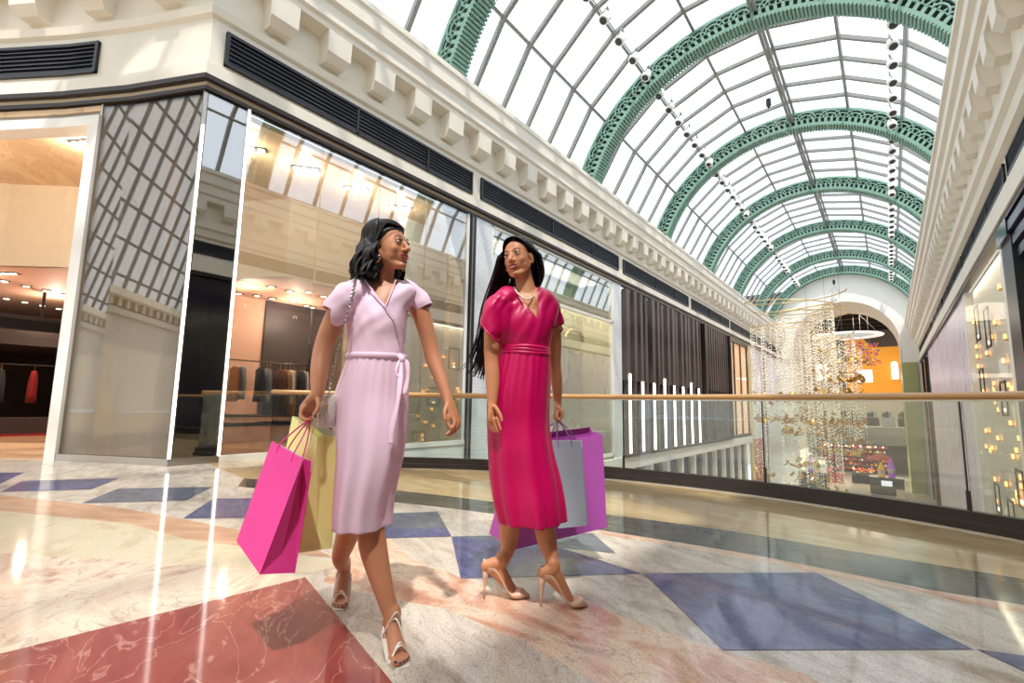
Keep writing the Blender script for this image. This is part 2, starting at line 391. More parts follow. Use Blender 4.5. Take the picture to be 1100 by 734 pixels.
vent([(-13.0, -.3), (-11.4, 1.03), (-10.37, 1.65), (-9.85, 1.925)], 6.08, 6.62, .04, 'long black louvred vent curving above the shop entrance at far left')
vs = [(2.98, 8.77, 'black louvred vent above the clothes shop window, nearest of the row'), (9.1, 17.15, 'black louvred vent above the display window with wire hexagons'),
      (17.6, 25.45, 'black louvred vent above the nearer half of the brown slatted front'), (26.0, 33.6, 'black louvred vent above the farther half of the brown slatted front'),
      (34.1, 41.7, 'black louvred vent above the tall peach-lit windows'), (42.2, 52.8, 'farthest black louvred vent on the left wall, behind the bead chandelier')]
for (a, b, lb) in vs: vent([(XL, a), (XL, b)], 6.06, 6.62, .04, lb, [a + (b - a) * .42, a + (b - a) * .74])
for (a, b, lb) in [(30.4, 38, 'narrow dark vent above the far end of the pale pink wall panel'), (22.4, 30, 'narrow dark vent above the near half of the pale pink wall panel'), (14.4, 22, 'narrow dark vent above the window of glowing frames on the right'), (38.4, 53, 'farthest narrow dark vent on the right wall'), (6.0, 14.0, 'nearest dark vent on the right wall above the dark shop column')]:
    vent([(XR, b), (XR, a)], 5.80, 6.24, .04, lb, [a + (b - a) * .33, a + (b - a) * .66])

# ---------------------------------------------------------------- vault
ARY = [-22.8, -15.0, -7.2, 0.6, 8.4, 16.2, 24.0, 31.8, 39.6, 47.4, 53.0]
PA = [158.5, 140.5, 122.5, 104.5, 86.5, 68.5, 50.5, 32.5, 14.5]
def vp(a, r, y): return V((CX + r * math.cos(math.radians(a)), y, CZ + r * math.sin(math.radians(a))))
angs = [172] + PA + [7]
mb = MB(); RG = 6.5
ys = []
for k in range(len(ARY) - 1):
    a, b = ARY[k] + .27, ARY[k + 1] + .27; n = 6 if b - a > 6.5 else 4
    for i in range(n): ys.append(a + (b - a) * i / n)
ys.append(53.5)
for y in ys:
    for a, b in zip(angs[:-1], angs[1:]):
        mid = (a + b) / 2; up = V((math.cos(math.radians(mid)), 0, math.sin(math.radians(mid))))
        mb.beam(vp(a, RG, y), vp(b, RG, y), .12, .13, up)
for a in PA:
    up = V((math.cos(math.radians(a)), 0, math.sin(math.radians(a))))
    mb.beam(vp(a, RG - .02, -30), vp(a, RG - .02, YE), .09, .10, up)
struct(mb.build('ceiling', M['grey_metal']))
mb = MB()
for a, b in zip(angs[:-1], angs[1:]):
    p, q, r, s_ = vp(a, RG + .07, -30), vp(b, RG + .07, -30), vp(b, RG + .07, YE), vp(a, RG + .07, YE)
    mb.add([p, q, r, s_], [(0, 1, 2, 3)])
struct(mb.build('ceiling.001', M['roof_glass']))
# ridge conduit and the two lamp tracks
t = thing('roof_conduit', 'grey twin conduit running along the crown of the glass vault', 'conduit', (CX, 5, CZ))
mb = MB(); mb.tube([vp(88, 6.12, -8), vp(88, 6.12, 53)], .055, 8); mb.tube([vp(86.9, 6.12, -8), vp(86.9, 6.12, 53)], .055, 8); mb.build('pipe', M['grey_metal'], t, True)
mb = MB()
for y in ys[::2]: mb.box(vp(87.5, 6.12, y).x - .1, vp(87.5, 6.12, y).x + .1, y - .03, y + .03, vp(87.5, 6.12, y).z - .02, vp(87.5, 6.5, y).z)
o_ = mb.build('hangers', M['grey_metal'], t); o_['kind'] = 'stuff'

GM = [M['green'], M['green_shade']]
def make_arch():
    root = empty('roof_arch'); R0, R1 = 5.76, 6.44
    def strip(mb, a0, a1, r0, r1, y0, y1, n):
        vs = []; fs = []
        for i in range(n + 1):
            a = a0 + (a1 - a0) * i / n
            for (r, y) in ((r0, y0), (r1, y0), (r1, y1), (r0, y1)): vs.append(vp(a, r, y) )
        for i in range(n):
            for j in range(4): fs.append((i * 4 + j, i * 4 + (j + 1) % 4, i * 4 + 4 + (j + 1) % 4, i * 4 + 4 + j))
        fs += [(0, 1, 2, 3), (n * 4 + 3, n * 4 + 2, n * 4 + 1, n * 4)]
        mb.add(vs, fs)
    a0, a1 = 7, 173
    mb = MB()
    strip(mb, a0, a1, R0, R0 + .11, -.02, .05, 80); strip(mb, a0, a1, R1 - .06, R1 + .02, -.02, .05, 80); strip(mb, a0, a1, R0 + .30, R0 + .33, 0, .04, 80)
    st = 2.15; k = int((a1 - a0) / st)
    for i in range(k):
        a = a0 + st * (i + .5)
        mb.beam(vp(a, R0 + .1, .02), vp(a + .35, R0 + .31, .02), .10, .05, (0, 1, 0))
    # interlaced half-round loops above the slots
    cstep = st * 2
    for i in range(int((a1 - a0) / cstep)):
        ac = a0 + cstep * (i + .5); up = V((math.cos(math.radians(ac)), 0, math.sin(math.radians(ac)))); tg = V((-up.z, 0, up.x))
        c = V((CX, 0, CZ)) + up * (R0 + .28)
        for rr in (.34, .21):
            p = [c + tg * (rr * 1.15 * math.cos(w)) + up * (rr * math.sin(w)) + V((0, .0 if i % 2 else .02, 0)) for w in [PI * q / 8 for q in range(9)]]
            for q in range(8): mb.beam(p[q], p[q + 1], .045, .04, (0, 1, 0))
    mb.build('lattice_face', M['green'], root)
    mb = MB(); strip(mb, a0, a1, R0 + .02, R1, .09, .12, 80); mb.build('shade_backing', M['green_shade'], root)  # dark sheet put in for the shade seen through the lattice openings
    mb = MB(); strip(mb, a0, a1, R0, R0 + .03, 0, .52, 80)
    for i in range(150):
        a = a0 + (a1 - a0) * (i + .5) / 150
        mb.beam(vp(a, R0 - .02, -.03), vp(a, R0 - .02, .55), .07, .06, vp(a, 1, 0) - vp(a, 0, 0))
    mb.build('ribbed_soffit', M['green'], root)
    mb = MB(); strip(mb, a0, a1, R0, R1 + .02, .48, .52, 80); mb.build('rear_face', M['green'], root)
    return root
arch = make_arch()
names = ['first', 'second', 'third', 'fourth', 'fifth', 'sixth', 'seventh']
for i, y in enumerate(ARY):
    a = arch if i == 0 else copy_tree(arch)
    a.location = (0, y, 0)
    lab = ['green lattice roof arch far behind the viewer, seen only in reflections', 'green lattice roof arch behind the viewer, seen only in reflections of shop glass', 'green lattice roof arch behind the viewer, seen mirrored in shop glass', 'green lattice roof arch almost overhead, seen mirrored in shop glass', 'green lattice roof arch cut off at the top edge, nearest in view', 'largest green lattice roof arch spanning the whole glass vault, second in view',
           'green lattice roof arch, third from the front of the vault', 'green lattice roof arch in the middle of the row, fourth in view', 'green lattice roof arch, third counted from the white end wall', 'green lattice roof arch just before the last one at the end wall', 'last and smallest green lattice roof arch touching the white end wall'][i]
    tag(a, lab, 'roof arch', 'green lattice arches of the vault')

# spotlights under the vault
def make_spot():
    r = empty('spotlight')
    mb = MB(); mb.lathe((0, 0, 0), [(.02, .17), (.085, .165), (.10, .12), (.10, .03), (.115, .02), (.115, -.07), (.10, -.10), (.085, -.10), (.08, -.05)], 14); mb.build('housing', M['white'], r, True)
    mb = MB(); mb.lathe((0, 0, 0), [(.084, -.085), (.06, -.075), (.02, -.07)], 14); mb.build('lens', M['black'], r)
    mb = MB(); mb.box(-.012, .012, -.13, -.11, -.02, .26); mb.box(-.012, .012, .11, .13, -.02, .26); mb.box(-.02, .02, -.13, .13, .25, .28); mb.build('bracket', M['grey_metal'], r)
    return r
sp = make_spot(); first = True
for side, (ang, tl) in enumerate(((122.5, 'left'), (50.5, 'right'))):
    tr = thing('lamp_track', 'thin grey track carrying the spotlights along the %s side of the vault' % tl, 'lamp track', tuple(vp(ang, 6.2, -7)))
    mb = MB(); mb.tube([vp(ang - .6, 6.28, -8), vp(ang - .6, 6.28, 53)], .025, 6); mb.build('rail', M['grey_metal'], tr)
    for k in range(4, len(ARY) - 1):
        n = 7 if ARY[k + 1] - ARY[k] > 6.5 else 5
        for i in range(n):
            y = ARY[k] + .9 + (ARY[k + 1] - ARY[k] - 1.3) * i / (n - 1 + .01)
            s_ = sp if first else copy_tree(sp); first = False
            s_.location = vp(ang, 5.9, y); s_.scale = (1.4,) * 3; s_.rotation_euler = (math.radians(-32), math.radians(-8 if side else 8), 0)
            tag(s_, 'white round spotlight with black mouth hanging from the %s track of the glass vault' % tl, 'spotlight', 'spotlights on the %s roof track' % tl)

# ---------------------------------------------------------------- end wall with arched opening
AR = 4.04; AZ = 6.77; AC = -2.94
def arch_outline(r, n=32): return [(AC + r * math.cos(PI * i / n), AZ + r * math.sin(PI * i / n)) for i in range(n + 1)]
mb = MB(); n = 32
# wall face from the opening edge outwards to the vault line
inn = arch_outline(AR); out = []
for (x, z) in inn:
    d = V((x - AC, z - AZ)).normalized(); out.append((AC + d.x * 7.2, AZ + d.y * 7.2))
vs = [(x, YE, z) for x, z in inn] + [(x, YE, z) for x, z in out]
mb.add(vs, [(i, i + 1, n + 2 + i, n + 1 + i) for i in range(n)])
mb.box(AC + AR, 4.3, YE, YE + .3, 5.1, AZ); mb.box(AC + AR + .9, 4.3, YE, YE + .3, -8, 5.1)
mb.box(-10.2, AC - AR, YE, YE + .3, -8, AZ)
vs = [(x, YE, z) for x, z in inn] + [(x, YE + 7, z) for x, z in inn]
mb.add(vs, [(i, i + 1, n + 2 + i, n + 1 + i) for i in range(n)])
mb.box(AC - AR - .02, AC - AR, YE, YE + 7, -8, AZ); mb.box(AC + AR, AC + AR + .02, YE, YE + 7, 5.1, AZ)
struct(mb.build('wall_far', M['ledge']))
mb = MB(); mb.box(1.05, 2.1, YE - .12, YE + 7, -8, 5.1); struct(mb.build('trim_6', mat('olive_green_panel', (172, 176, 120), 0.35, var=0.04)))

# ---------------------------------------------------------------- roof edge behind the viewer
mb = MB(); mb.box(-14, 5, -32.3, -32, -1, 15); struct(mb.build('wall_back', M['cream']))
mb = MB(); mb.box(-26.4, -26, -60, 4, 0, 8.3); mb.box(-25.9, -25.5, -60, 4, 6.9, 7.3); mb.box(-26, -24.9, -60, 4, 8.0, 8.5)
for i in range(58): mb.box(-26, -25.4, -59 + i * 1.05, -58.6 + i * 1.05, 7.4, 8.0)
struct(mb.build('wall_left.004', M['cream']))
mb = MB()
for i in range(40): mb.beam((-26.1, -60 + i * 1.6, 8.4), (-21.5, -60 + i * 1.6, 27), .22, .16)
for i in range(8): mb.beam((-26.1 + .58 * i, -60, 9.8 + i * 2.3), (-26.1 + .58 * i, 3, 9.8 + i * 2.3), .16, .16)
struct(mb.build('window_9', M['grey_metal']))
mb = MB(); mb.box(-26, -14.5, -30, -2.2, -.45, 0); struct(mb.build('floor.001', f_cream))
mb = MB(); mb.box(-9.3, -7.5, -30, -2.5, 7.6, 8.5); struct(mb.build('trim_16', M['cream']))

# ---------------------------------------------------------------- shop fronts on the left
def panel_wall(name, path, z0, z1, o0, o1, m):
    mb = MB(); sweep(mb, path, [(o0, z0), (o1, z0), (o1, z1), (o0, z1)]); return struct(mb.build(name, m))
# window 1: frameless panes between the bright strip and the dark post
w1 = struct(empty('window_1'))
for (a, b) in ((3.46, 4.77), (4.79, 6.06), (6.08, 7.36), (7.38, 8.70)):
    mb = MB(); mb.box(XL - .02, XL, a, b, .10, 5.56); mb.build('pane', M['shop_glass'], w1)
mb = MB(); mb.box(XL - .08, XL + .04, 3.44, 8.78, 0, .10); mb.box(XL - .12, XL + .02, 8.70, 8.78, .1, 5.56); mb.build('window_frame', M['white'], w1)
# corner showcase: tinted panes either side of the corner
w2 = struct(empty('window_2'))
mb = MB(); mb.box(XL - .02, XL, 2.84, 3.42, .10, 5.56); mb.build('pane', M['tint_glass'], w2)
FE = [(-9.72, 1.985), (-9.27, 2.23), (-8.02, 2.78)]
mb = MB(); sweep(mb, FE, [(-.03, .1), (-.01, .1), (-.01, 5.56), (-.03, 5.56)]); mb.build('pane', M['corner_glass'], w2)
mb = MB(); sweep(mb, FE[:2] + [(XL, 2.8), (XL, 3.44)], [(-.08, 0), (.03, 0), (.03, .10), (-.08, .10)]); mb.build('window_frame', M['steel'], w2)
for (x, y, lb) in ((XL + .012, 2.8, 'bright white vertical light strip on the shopfront corner'), (XL + .012, 3.44, 'bright white vertical light strip between the dark showcase and the clothes window')):
    t = thing('light_strip', lb, 'light strip', (x, y, .1))
    mb = MB(); mb.box(x - .012, x + .014, y - .014, y + .014, .10, 5.56 if y > 3 else 5.0); mb.build('tube', M['led'], t)
    mb = MB(); mb.box(x - .03, x - .012, y - .03, y + .03, .10, 5.56); mb.build('channel', M['steel'], t)
# showcase backing: beige folded panel, darker triangular facet, dark return
bk = struct(empty('wall_showcase'))
B1 = [(-10.0, 2.45), (-9.5, 2.72), (-8.75, 3.05)]
mb = MB(); sweep(mb, B1, [(-.03, 0), (0, 0), (0, 5.56), (-.03, 5.56)]); mb.build('back_panel', mat('taupe_panel', (176, 164, 146), 0.5, var=0.05), bk)
mb = MB(); mb.box(-8.78, -8.74, 3.05, 3.42, 0, 5.56); mb.box(-8.74, -8.02, 3.42, 3.45, 0, 5.56); mb.build('dark_return', mat('espresso_panel', (58, 52, 50), 0.25), bk)
mb = MB(); sweep(mb, [(-9.72, 1.985), (-10.0, 2.45)], [(-.02, 0), (.0, 0), (.0, 5.56), (-.02, 5.56)]); mb.box(-9.9, XL - .05, 2.0, 3.7, 5.5, 5.56) if False else None; mb.build('side_panel', M['white'], bk)
# two sloping facets, like a folded paper screen
mb = MB(); d = (V(B1[2]) - V(B1[0])).normalized(); nn = V((d.y, -d.x))
def onb(s_, z, o): q = V(B1[0]) + d * s_ + nn * o; return (q.x, q.y, z)
mb.add([onb(.15, 4.3, .03), onb(1.38, 2.1, .12), onb(1.38, 5.5, .03), onb(1.0, 5.5, .03), onb(.9, 3.6, .1)], [(0, 1, 4), (4, 1, 2, 3)])
mb.add([onb(.35, 0, .02), onb(.15, 3.3, .02), onb(.55, 0, .1)], [(0, 1, 2)]); mb.build('folded_facet', mat('umber_panel', (112, 98, 84), 0.45, var=0.05, bump=.4, bscale=60), bk)
mb = MB(); mb.add([onb(.95, 4.6, .14), onb(1.30, 4.9, .14), onb(1.18, 2.3, .16)], [(0, 1, 2)]); mb.build('gold_facet', mat('sand_mosaic', (196, 160, 104), 0.4, var=.25, vscale=60, bump=.5, bscale=120), bk)
mb = MB(); mb.prism([(-10.1, 2.6), (-9.72, 1.985), (-9.27, 2.23), (XL, 2.8), (XL, 3.45), (-8.8, 3.45)], 5.56, 5.62); mb.build('soffit', M['cream'], bk)

# entrance: white portal frame and fascia
fr = thing('door_frame', 'tall white portal frame around the shop entrance at the left edge', 'door frame', (-9.8, 1.95, 0))
PE = [(-14.5, -2.2), (-13.0, -.3), (-11.4, 1.03), (-10.37, 1.65), (-9.72, 1.985)]
mb = MB(); sweep(mb, PE, [(-.25, 5.20), (.04, 5.20), (.04, 5.36), (-.25, 5.36)]); mb.build('header', M['white'], fr)
mb = MB(); sweep(mb, [(-9.89, 1.9), (-9.72, 1.985)], [(-.25, 0), (.04, 0), (.04, 5.20), (-.25, 5.20)]); mb.build('jamb', M['white'], fr)
panel_wall('trim_7', PE, 5.36, 5.56, -.1, -.02, mat('taupe_fascia', (150, 138, 124), 0.4))

# shop interior
UP1 = [(-18.5, -3.5), (-14.8, 1.70), (-13.9, 2.45), (-11.66, 5.0), (-10.5, 5.58), (-10.5, 9.4)]
mb = MB(); sweep(mb, UP1, [(-.12, 3.66), (0, 3.66), (0, 5.45), (-.12, 5.45)]); struct(mb.build('wall_store', M['beige_store']))
mb = MB(); mb.prism([(-14.9, -2.4), (-13.0, -.3), (-11.4, 1.03), (-10.37, 1.65), (-9.75, 1.97), (-10.05, 2.5), (-8.8, 3.1), (-8.8, 3.46), (XL - .1, 3.46), (XL - .1, 9.4), (-10.55, 9.4), (-10.55, 5.58), (-11.7, 5.0), (-13.95, 2.45), (-14.85, 1.7), (-18.5, -3.5)], 5.45, 5.54)
struct(mb.build('ceiling_store', marble('warm_marble_ceiling', [(206, 170, 130), (224, 192, 154), (232, 204, 168)], .8, (1, 2, 1), .4, (170, 120, 80), .8, .0, rough=.3, coat=.2)))
mb = MB(); mb.prism([(-18.6, -3.6), (-14.85, 1.74), (-13.93, 2.5), (-11.68, 5.03), (-10.55, 5.6), (-10.55, 9.4), (-24, 9.4), (-24, -3.6)], 3.66, 3.76); struct(mb.build('ceiling_store.001', M['pink_store']))
mb = MB(); mb.prism([(-14.5, -2.2), (-13.0, -.3), (-11.4, 1.03), (-10.37, 1.65), (-9.27, 2.23), (XL, 2.8), (XL, 9.4), (-24, 9.4), (-24, -3.6), (-15, -3.6)], -.3, 0.004); struct(mb.build('floor_store', M['store_floor']))
mb = MB(); mb.box(-24.1, -24, -3.6, 9.4, 0, 3.7); mb.box(-24, -15, -3.7, -3.6, 0, 5.5); struct(mb.build('wall_store.001', M['dark_store']))
mb = MB(); mb.box(-24, XL - .1, 9.4, 9.5, 0, 5.5); struct(mb.build('wall_store.002', M['beige_store']))
mb = MB(); mb.box(-13.6, -13.5, 5.3, 6.7, 0, 3.66); mb.box(-16.0, -13.6, 5.3, 5.4, 0, 3.66); mb.box(-13.6, -13.5, 3.2, 3.9, 0, 3.66); struct(mb.build('wall_store.003', M['pink_store']))
mb = MB(); mb.box(-15.6, -15.5, 3.9, 5.3, 0, 3.66); mb.box(-13.55, -13.45, 6.7, 8.6, 0, 3.66); struct(mb.build('wall_store.004', M['dark_store']))
# white partition and blue-grey panel behind the right end of the window
mb = MB(); mb.box(-9.3, -9.2, 7.7, 9.3, 0, 5.45); struct(mb.build('wall_store.005', M['white']))
t = thing('fabric_banner', 'blue-grey hanging fabric panel inside the shop window beside the white partition', 'banner', (-9.4, 7.3, .3))
mb = MB(); n = 14
for i in range(n):
    for z in (.01, 3.3): mb.v.append((-9.45 + .03 * math.sin(i * 1.9), 7.0 + .62 * i / n, z))
for i in range(n - 1): mb.f.append((2 * i, 2 * i + 2, 2 * i + 3, 2 * i + 1)); mb.m.append(0)
mb.build('cloth', mat('slate_cloth', (92, 108, 134), .8, var=.1), t)
mb = MB(); mb.tube([(-9.45, 6.95, 3.32), (-9.45, 7.65, 3.32)], .015); mb.build('rod', M['black'], t)
t = thing('globe_string', 'string of small white globes hanging at the right end of the clothes shop window', 'hanging lights', (-8.25, 8.45, .3))
mb = MB(); mb.tube([(-8.25, 8.45, .3), (-8.25, 8.45, 5.4)], .006, 6); mb.build('cord', M['white'], t)
for i in range(8):
    mb = MB(); z = .55 + i * .55; mb.ell((-8.25 + .04 * math.sin(i * 2.1), 8.45 + .03 * math.cos(i * 3), z), (.055, .055, .05), n=12, m=8); mb.build('globe', M['white'], t, True)

# ceiling downlights
def make_down(n):
    r = empty('downlight')
    mb = MB(); mb.box(-.09 * n, .09 * n, -.09, .09, -.02, .0); mb.build('plate', M['black'], r)
    for i in range(n):
        mb = MB(); x = (i - (n - 1) / 2) * .17; mb.lathe((x, 0, 0), [(.065, -.005), (.065, -.03), (.05, -.035)], 12); mb.build('bulb', M['lamp'], r)
    return r
d3 = make_down(3); d1 = make_down(1); u3 = u1 = False
for (x, y, lb) in ((-8.95, 3.95, 'nearest the dark showcase'), (-8.85, 4.95, 'second from the dark showcase'), (-8.8, 6.1, 'third from the dark showcase'), (-8.8, 7.3, 'farthest, beside the white partition')):
    o = d3 if not u3 else copy_tree(d3); u3 = True
    o.location = (x, y, 5.45); o.rotation_euler = (0, 0, .9); tag(o, 'triple downlight in the high ceiling of the shop window, ' + lb, 'downlight', 'triple downlights above the shop window')
o = copy_tree(d3); o.location = (-14.3, 1.4, 3.66) ; o.rotation_euler = (0, 0, .7); o.location = (-15.6, 1.9, 3.66); tag(o, 'triple downlight in the low blush ceiling seen through the entrance', 'downlight', 'triple downlights above the shop window')
o = copy_tree(d3); o.location = (-11.2, 2.1, 5.45); o.rotation_euler = (0, 0, .5); tag(o, 'downlight in the marble ceiling just inside the white portal', 'downlight', 'triple downlights above the shop window')
rnd = random.Random(3); k = 0
for i in range(9):
    for j in range(3):
        x = -11.6 - j * 1.5 + rnd.uniform(-.2, .2); y = 5.9 + i * .42 + rnd.uniform(-.15, .15) + (0 if j == 0 else -.4 * j)
        if k > 22 or y > 9: continue
        o = d1 if not u1 else copy_tree(d1); u1 = True; k += 1
        o.location = (x, y, 3.66); tag(o, 'small round downlight in the low blush ceiling behind the clothes window', 'downlight', 'small downlights in the low shop ceiling')
for i in range(8):
    for j in range(2):
        o = copy_tree(d1); o.location = (-16.2 - j * 2.4 - i * .25, 1.2 + i * .42 - j * .4, 3.66)
        tag(o, 'small round downlight in the low ceiling seen through the entrance', 'downlight', 'small downlights beyond the entrance')

# clothes on rails
def garment(kind, m, length=.75, w=.42, dep=.09, sleeves=True, open_front=False):
    """hung garment, shoulders across local Y, hook at the origin"""
    r = empty('hanging_' + kind)
    mb = MB(); n = 18; rings = []
    prof = [(.02, .05, -.10), (w * .30, .055, -.125), (w * .5, dep * .55, -.165), (w * .50, dep * .8, -.24), (w * .47, dep, -.40), (w * .50, dep, -.10 - length * .7), (w * .54, dep * 1.1, -.10 - length)]
    vs = []
    for (a, b, z) in prof:
        for j in range(n):
            t = 2 * PI * j / n; f = 1 + .10 * math.sin(5 * t + z * 4) * min(1, (-z) / .5)
            vs.append((b * math.sin(t) * f, a * math.cos(t), z + (.012 * math.sin(3 * t) if z < -.6 else 0)))
    k = len(prof)
    fs = [(i * n + j, i * n + (j + 1) % n, (i + 1) * n + (j + 1) % n, (i + 1) * n + j) for i in range(k - 1) for j in range(n)] + [tuple(range((k - 1) * n, k * n))]
    mb.add(vs, fs); mb.build('body', m, r, True)
    if sleeves:
        for sg in (-1, 1):
            mb = MB(); mb.limb([(0, sg * w * .45, -.17), (.02, sg * w * .58, -.40), (.03, sg * w * .60, -.72)], [(.055, .05), (.05, .045), (.04, .035)], 10, 3); mb.build('sleeve', m, r, True)
    mb = MB(); mb.tube([(0, 0, -.10), (0, 0, -.02), (0, .02, .01), (0, .0, .03), (0, -.02, .01)], .004, 6); mb.tube([(0, -w * .42, -.155), (0, 0, -.10), (0, w * .42, -.155)], .010, 6); mb.build('hanger', M['wood_rail'], r)
    return r
gm = {'tan': mat('camel_wool', (170, 112, 62), .85, var=.06), 'grey': mat('grey_wool', (140, 146, 156), .85, var=.06), 'charcoal': mat('charcoal_wool', (46, 46, 52), .85, var=.08),
      'white': mat('white_cotton', (226, 224, 216), .8), 'brown': mat('brown_wool', (104, 68, 44), .85, var=.08), 'mustard': mat('mustard_silk', (206, 134, 34), .5, var=.05),
      'pale': mat('pale_check', (206, 178, 156), .8, var=.15, vscale=30), 'red': mat('red_wool', (150, 32, 34), .8)}
gl = [(5.36, 'tan', 'coat', .8, 'camel coat at the left end of the clothes rail'), (5.52, 'grey', 'shirt', .75, 'grey shirt beside the camel coat on the clothes rail'),
      (5.95, 'charcoal', 'jacket', .8, 'charcoal jacket with its sleeve forward, left of the middle of the rail'), (6.12, 'grey', 'shirt', .8, 'long grey shirt between two charcoal pieces on the rail'), (6.2, 'charcoal', 'trousers', 1.35, 'long charcoal trousers hanging almost to the bench'),
      (6.45, 'brown', 'coat', 1.1, 'dark brown coat in the middle of the clothes rail'), (6.58, 'tan', 'jacket', .85, 'tan jacket right of the brown coat'), (6.70, 'white', 'shirt', .85, 'white shirt right of the tan jacket'), (6.80, 'mustard', 'scarf', 1.3, 'mustard trousers hanging low behind the handrail'),
      (6.98, 'charcoal', 'jacket', .6, 'dark jacket near the right end of the rail'), (7.08, 'white', 'blouse', .55, 'white blouse at the right end of the clothes rail')]
protos = {}
for (y, c, kind, ln, lb) in gl:
    o = garment(kind, gm[c], ln, .40 if kind not in ('trousers', 'scarf') else .22, sleeves=kind not in ('trousers', 'scarf'))
    o.location = (-12.0, y, 1.80); o.rotation_euler = (0, 0, 1.38); tag(o, lb, 'clothes', 'clothes on the rail behind the window')
t = thing('clothes_rail', 'thin brass clothes rail on a black upright behind the shop window', 'clothes rail', (-12, 5.2, 0))
mb = MB(); mb.tube([(-12, 5.15, 1.85), (-12, 7.2, 1.85)], .016, 8); mb.build('rail', M['steel'], t, True)
mb = MB(); mb.box(-12.04, -11.96, 5.12, 5.20, 0, 2.1); mb.build('post', M['black'], t); mb = MB(); mb.box(-12.04, -11.96, 7.16, 7.24, 0, 2.1); mb.build('post', M['black'], t)
for (z, nm, lb) in ((.06, 'bench', 'low blush display bench under the clothes rail'), (.42, 'shelf_board', 'dark-edged shelf board above the blush bench')):
    t = thing(nm, lb, 'bench' if z < .2 else 'shelf', (-11.7, 5.3, 0))
    mb = MB(); mb.box(-12.5, -11.4, 4.9, 8.2, 0 if z < .2 else .46, .36 if z < .2 else .56); mb.build('top', M['pink_store'], t)
    mb = MB(); mb.box(-12.5, -11.38, 4.9, 8.2, .36 if z < .2 else .56, .40 if z < .2 else .60); mb.build('edge', M['darkbrown'], t)
# racks deeper in, seen through the entrance
t = thing('clothes_rail', 'black clothes rail with pale and red clothes seen through the entrance', 'clothes rail', (-17, 2, 0))
mb = MB(); mb.tube([(-17.4, 1.0, 1.72), (-17.4, 4.6, 1.72)], .02, 8); mb.build('rail', M['black'], t)
for y in (1.0, 4.6): mb = MB(); mb.box(-17.43, -17.37, y - .03, y + .03, 0, 1.72); mb.build('post', M['black'], t)
for i, (y, c, lb) in enumerate(((1.6, 'pale', 'pale checked jacket on the rail seen through the entrance'), (1.95, 'pale', 'second pale jacket on the rail seen through the entrance'), (2.3, 'charcoal', 'dark jacket beside the pale ones beyond the entrance'), (2.9, 'red', 'red jacket on the rail beyond the entrance, next to the white portal'))):
    o = garment('jacket', gm[c], .8, .46); o.location = (-17.4, y, 1.68); o.rotation_euler = (0, 0, 1.3); tag(o, lb, 'clothes', 'clothes on the far rail')
t = thing('display_plinth', 'dark low plinth with red edge on the shop floor beyond the entrance', 'plinth', (-16.6, 2, 0))
mb = MB(); mb.box(-17.2, -16.4, 0.2, 4.6, 0, .42); mb.build('base', M['dark_store'], t); mb = MB(); mb.box(-17.22, -16.38, .18, 4.62, .0, .06); mb.build('edge', gm['red'], t)
t = thing('ceiling_track', 'black lighting frame hanging under the low shop ceiling beyond the entrance', 'ceiling track', (-19, 2, 3))
mb = MB(); mb.box(-22, -17.6, 1.0, 1.1, 2.9, 3.0); mb.box(-22, -17.6, 4.0, 4.1, 2.9, 3.0); mb.box(-17.7, -17.6, 1, 4.1, 2.9, 3.0); mb.box(-17.7, -17.64, 2.9, 2.96, 3.0, 3.66); mb.build('frame', M['black'], t)
mb = MB(); mb.box(-23.5, -18.5, -3.4, 8.8, 2.3, 2.7); struct(mb.build('trim_12', M['dark_store']))

# ---------------------------------------------------------------- further left fronts
t = thing('dark_post', 'tall narrow black post between the two large shop windows', 'post', (XL, 8.9, -1))
mb = MB(); mb.box(XL - .1, XL + .06, 8.80, 8.98, -.4, 5.56); mb.build('post', M['black'], t); mb = MB(); mb.box(XL + .06, XL + .075, 8.84, 8.86, -.4, 5.5); mb.build('edge_strip', M['grey_metal'], t)
mb = MB()
for (a, b) in ((8.98, 9.62), (16.75, 17.45)): mb.box(XL - .1, XL + .03, a, b, -1.3, 5.56)
tilew = bpy.data.materials.new('white_glass_tile'); tilew.use_nodes = True; nt = tilew.node_tree; b_ = nt.nodes['Principled BSDF']
br = nt.nodes.new('ShaderNodeTexBrick'); br.inputs['Color1'].default_value = srgb((226, 228, 230)); br.inputs['Color2'].default_value = srgb((218, 221, 224)); br.inputs['Mortar'].default_value = srgb((196, 198, 200)); br.inputs['Scale'].default_value = 3
br.inputs['Mortar Size'].default_value = .012; tc_ = nt.nodes.new('ShaderNodeTexCoord'); mp_ = nt.nodes.new('ShaderNodeMapping'); mp_.inputs['Rotation'].default_value = (PI / 2, 0, PI / 2)
sp_ = nt.nodes.new('ShaderNodeSeparateXYZ'); cb_ = nt.nodes.new('ShaderNodeCombineXYZ')
nt.links.new(tc_.outputs['Object'], sp_.inputs[0]); nt.links.new(sp_.outputs['Y'], cb_.inputs['X']); nt.links.new(sp_.outputs['Z'], cb_.inputs['Y']); nt.links.new(cb_.outputs[0], br.inputs['Vector'])
nt.links.new(br.outputs['Color'], b_.inputs['Base Color']); b_.inputs['Roughness'].default_value = .2
struct(mb.build('trim_8', tilew))
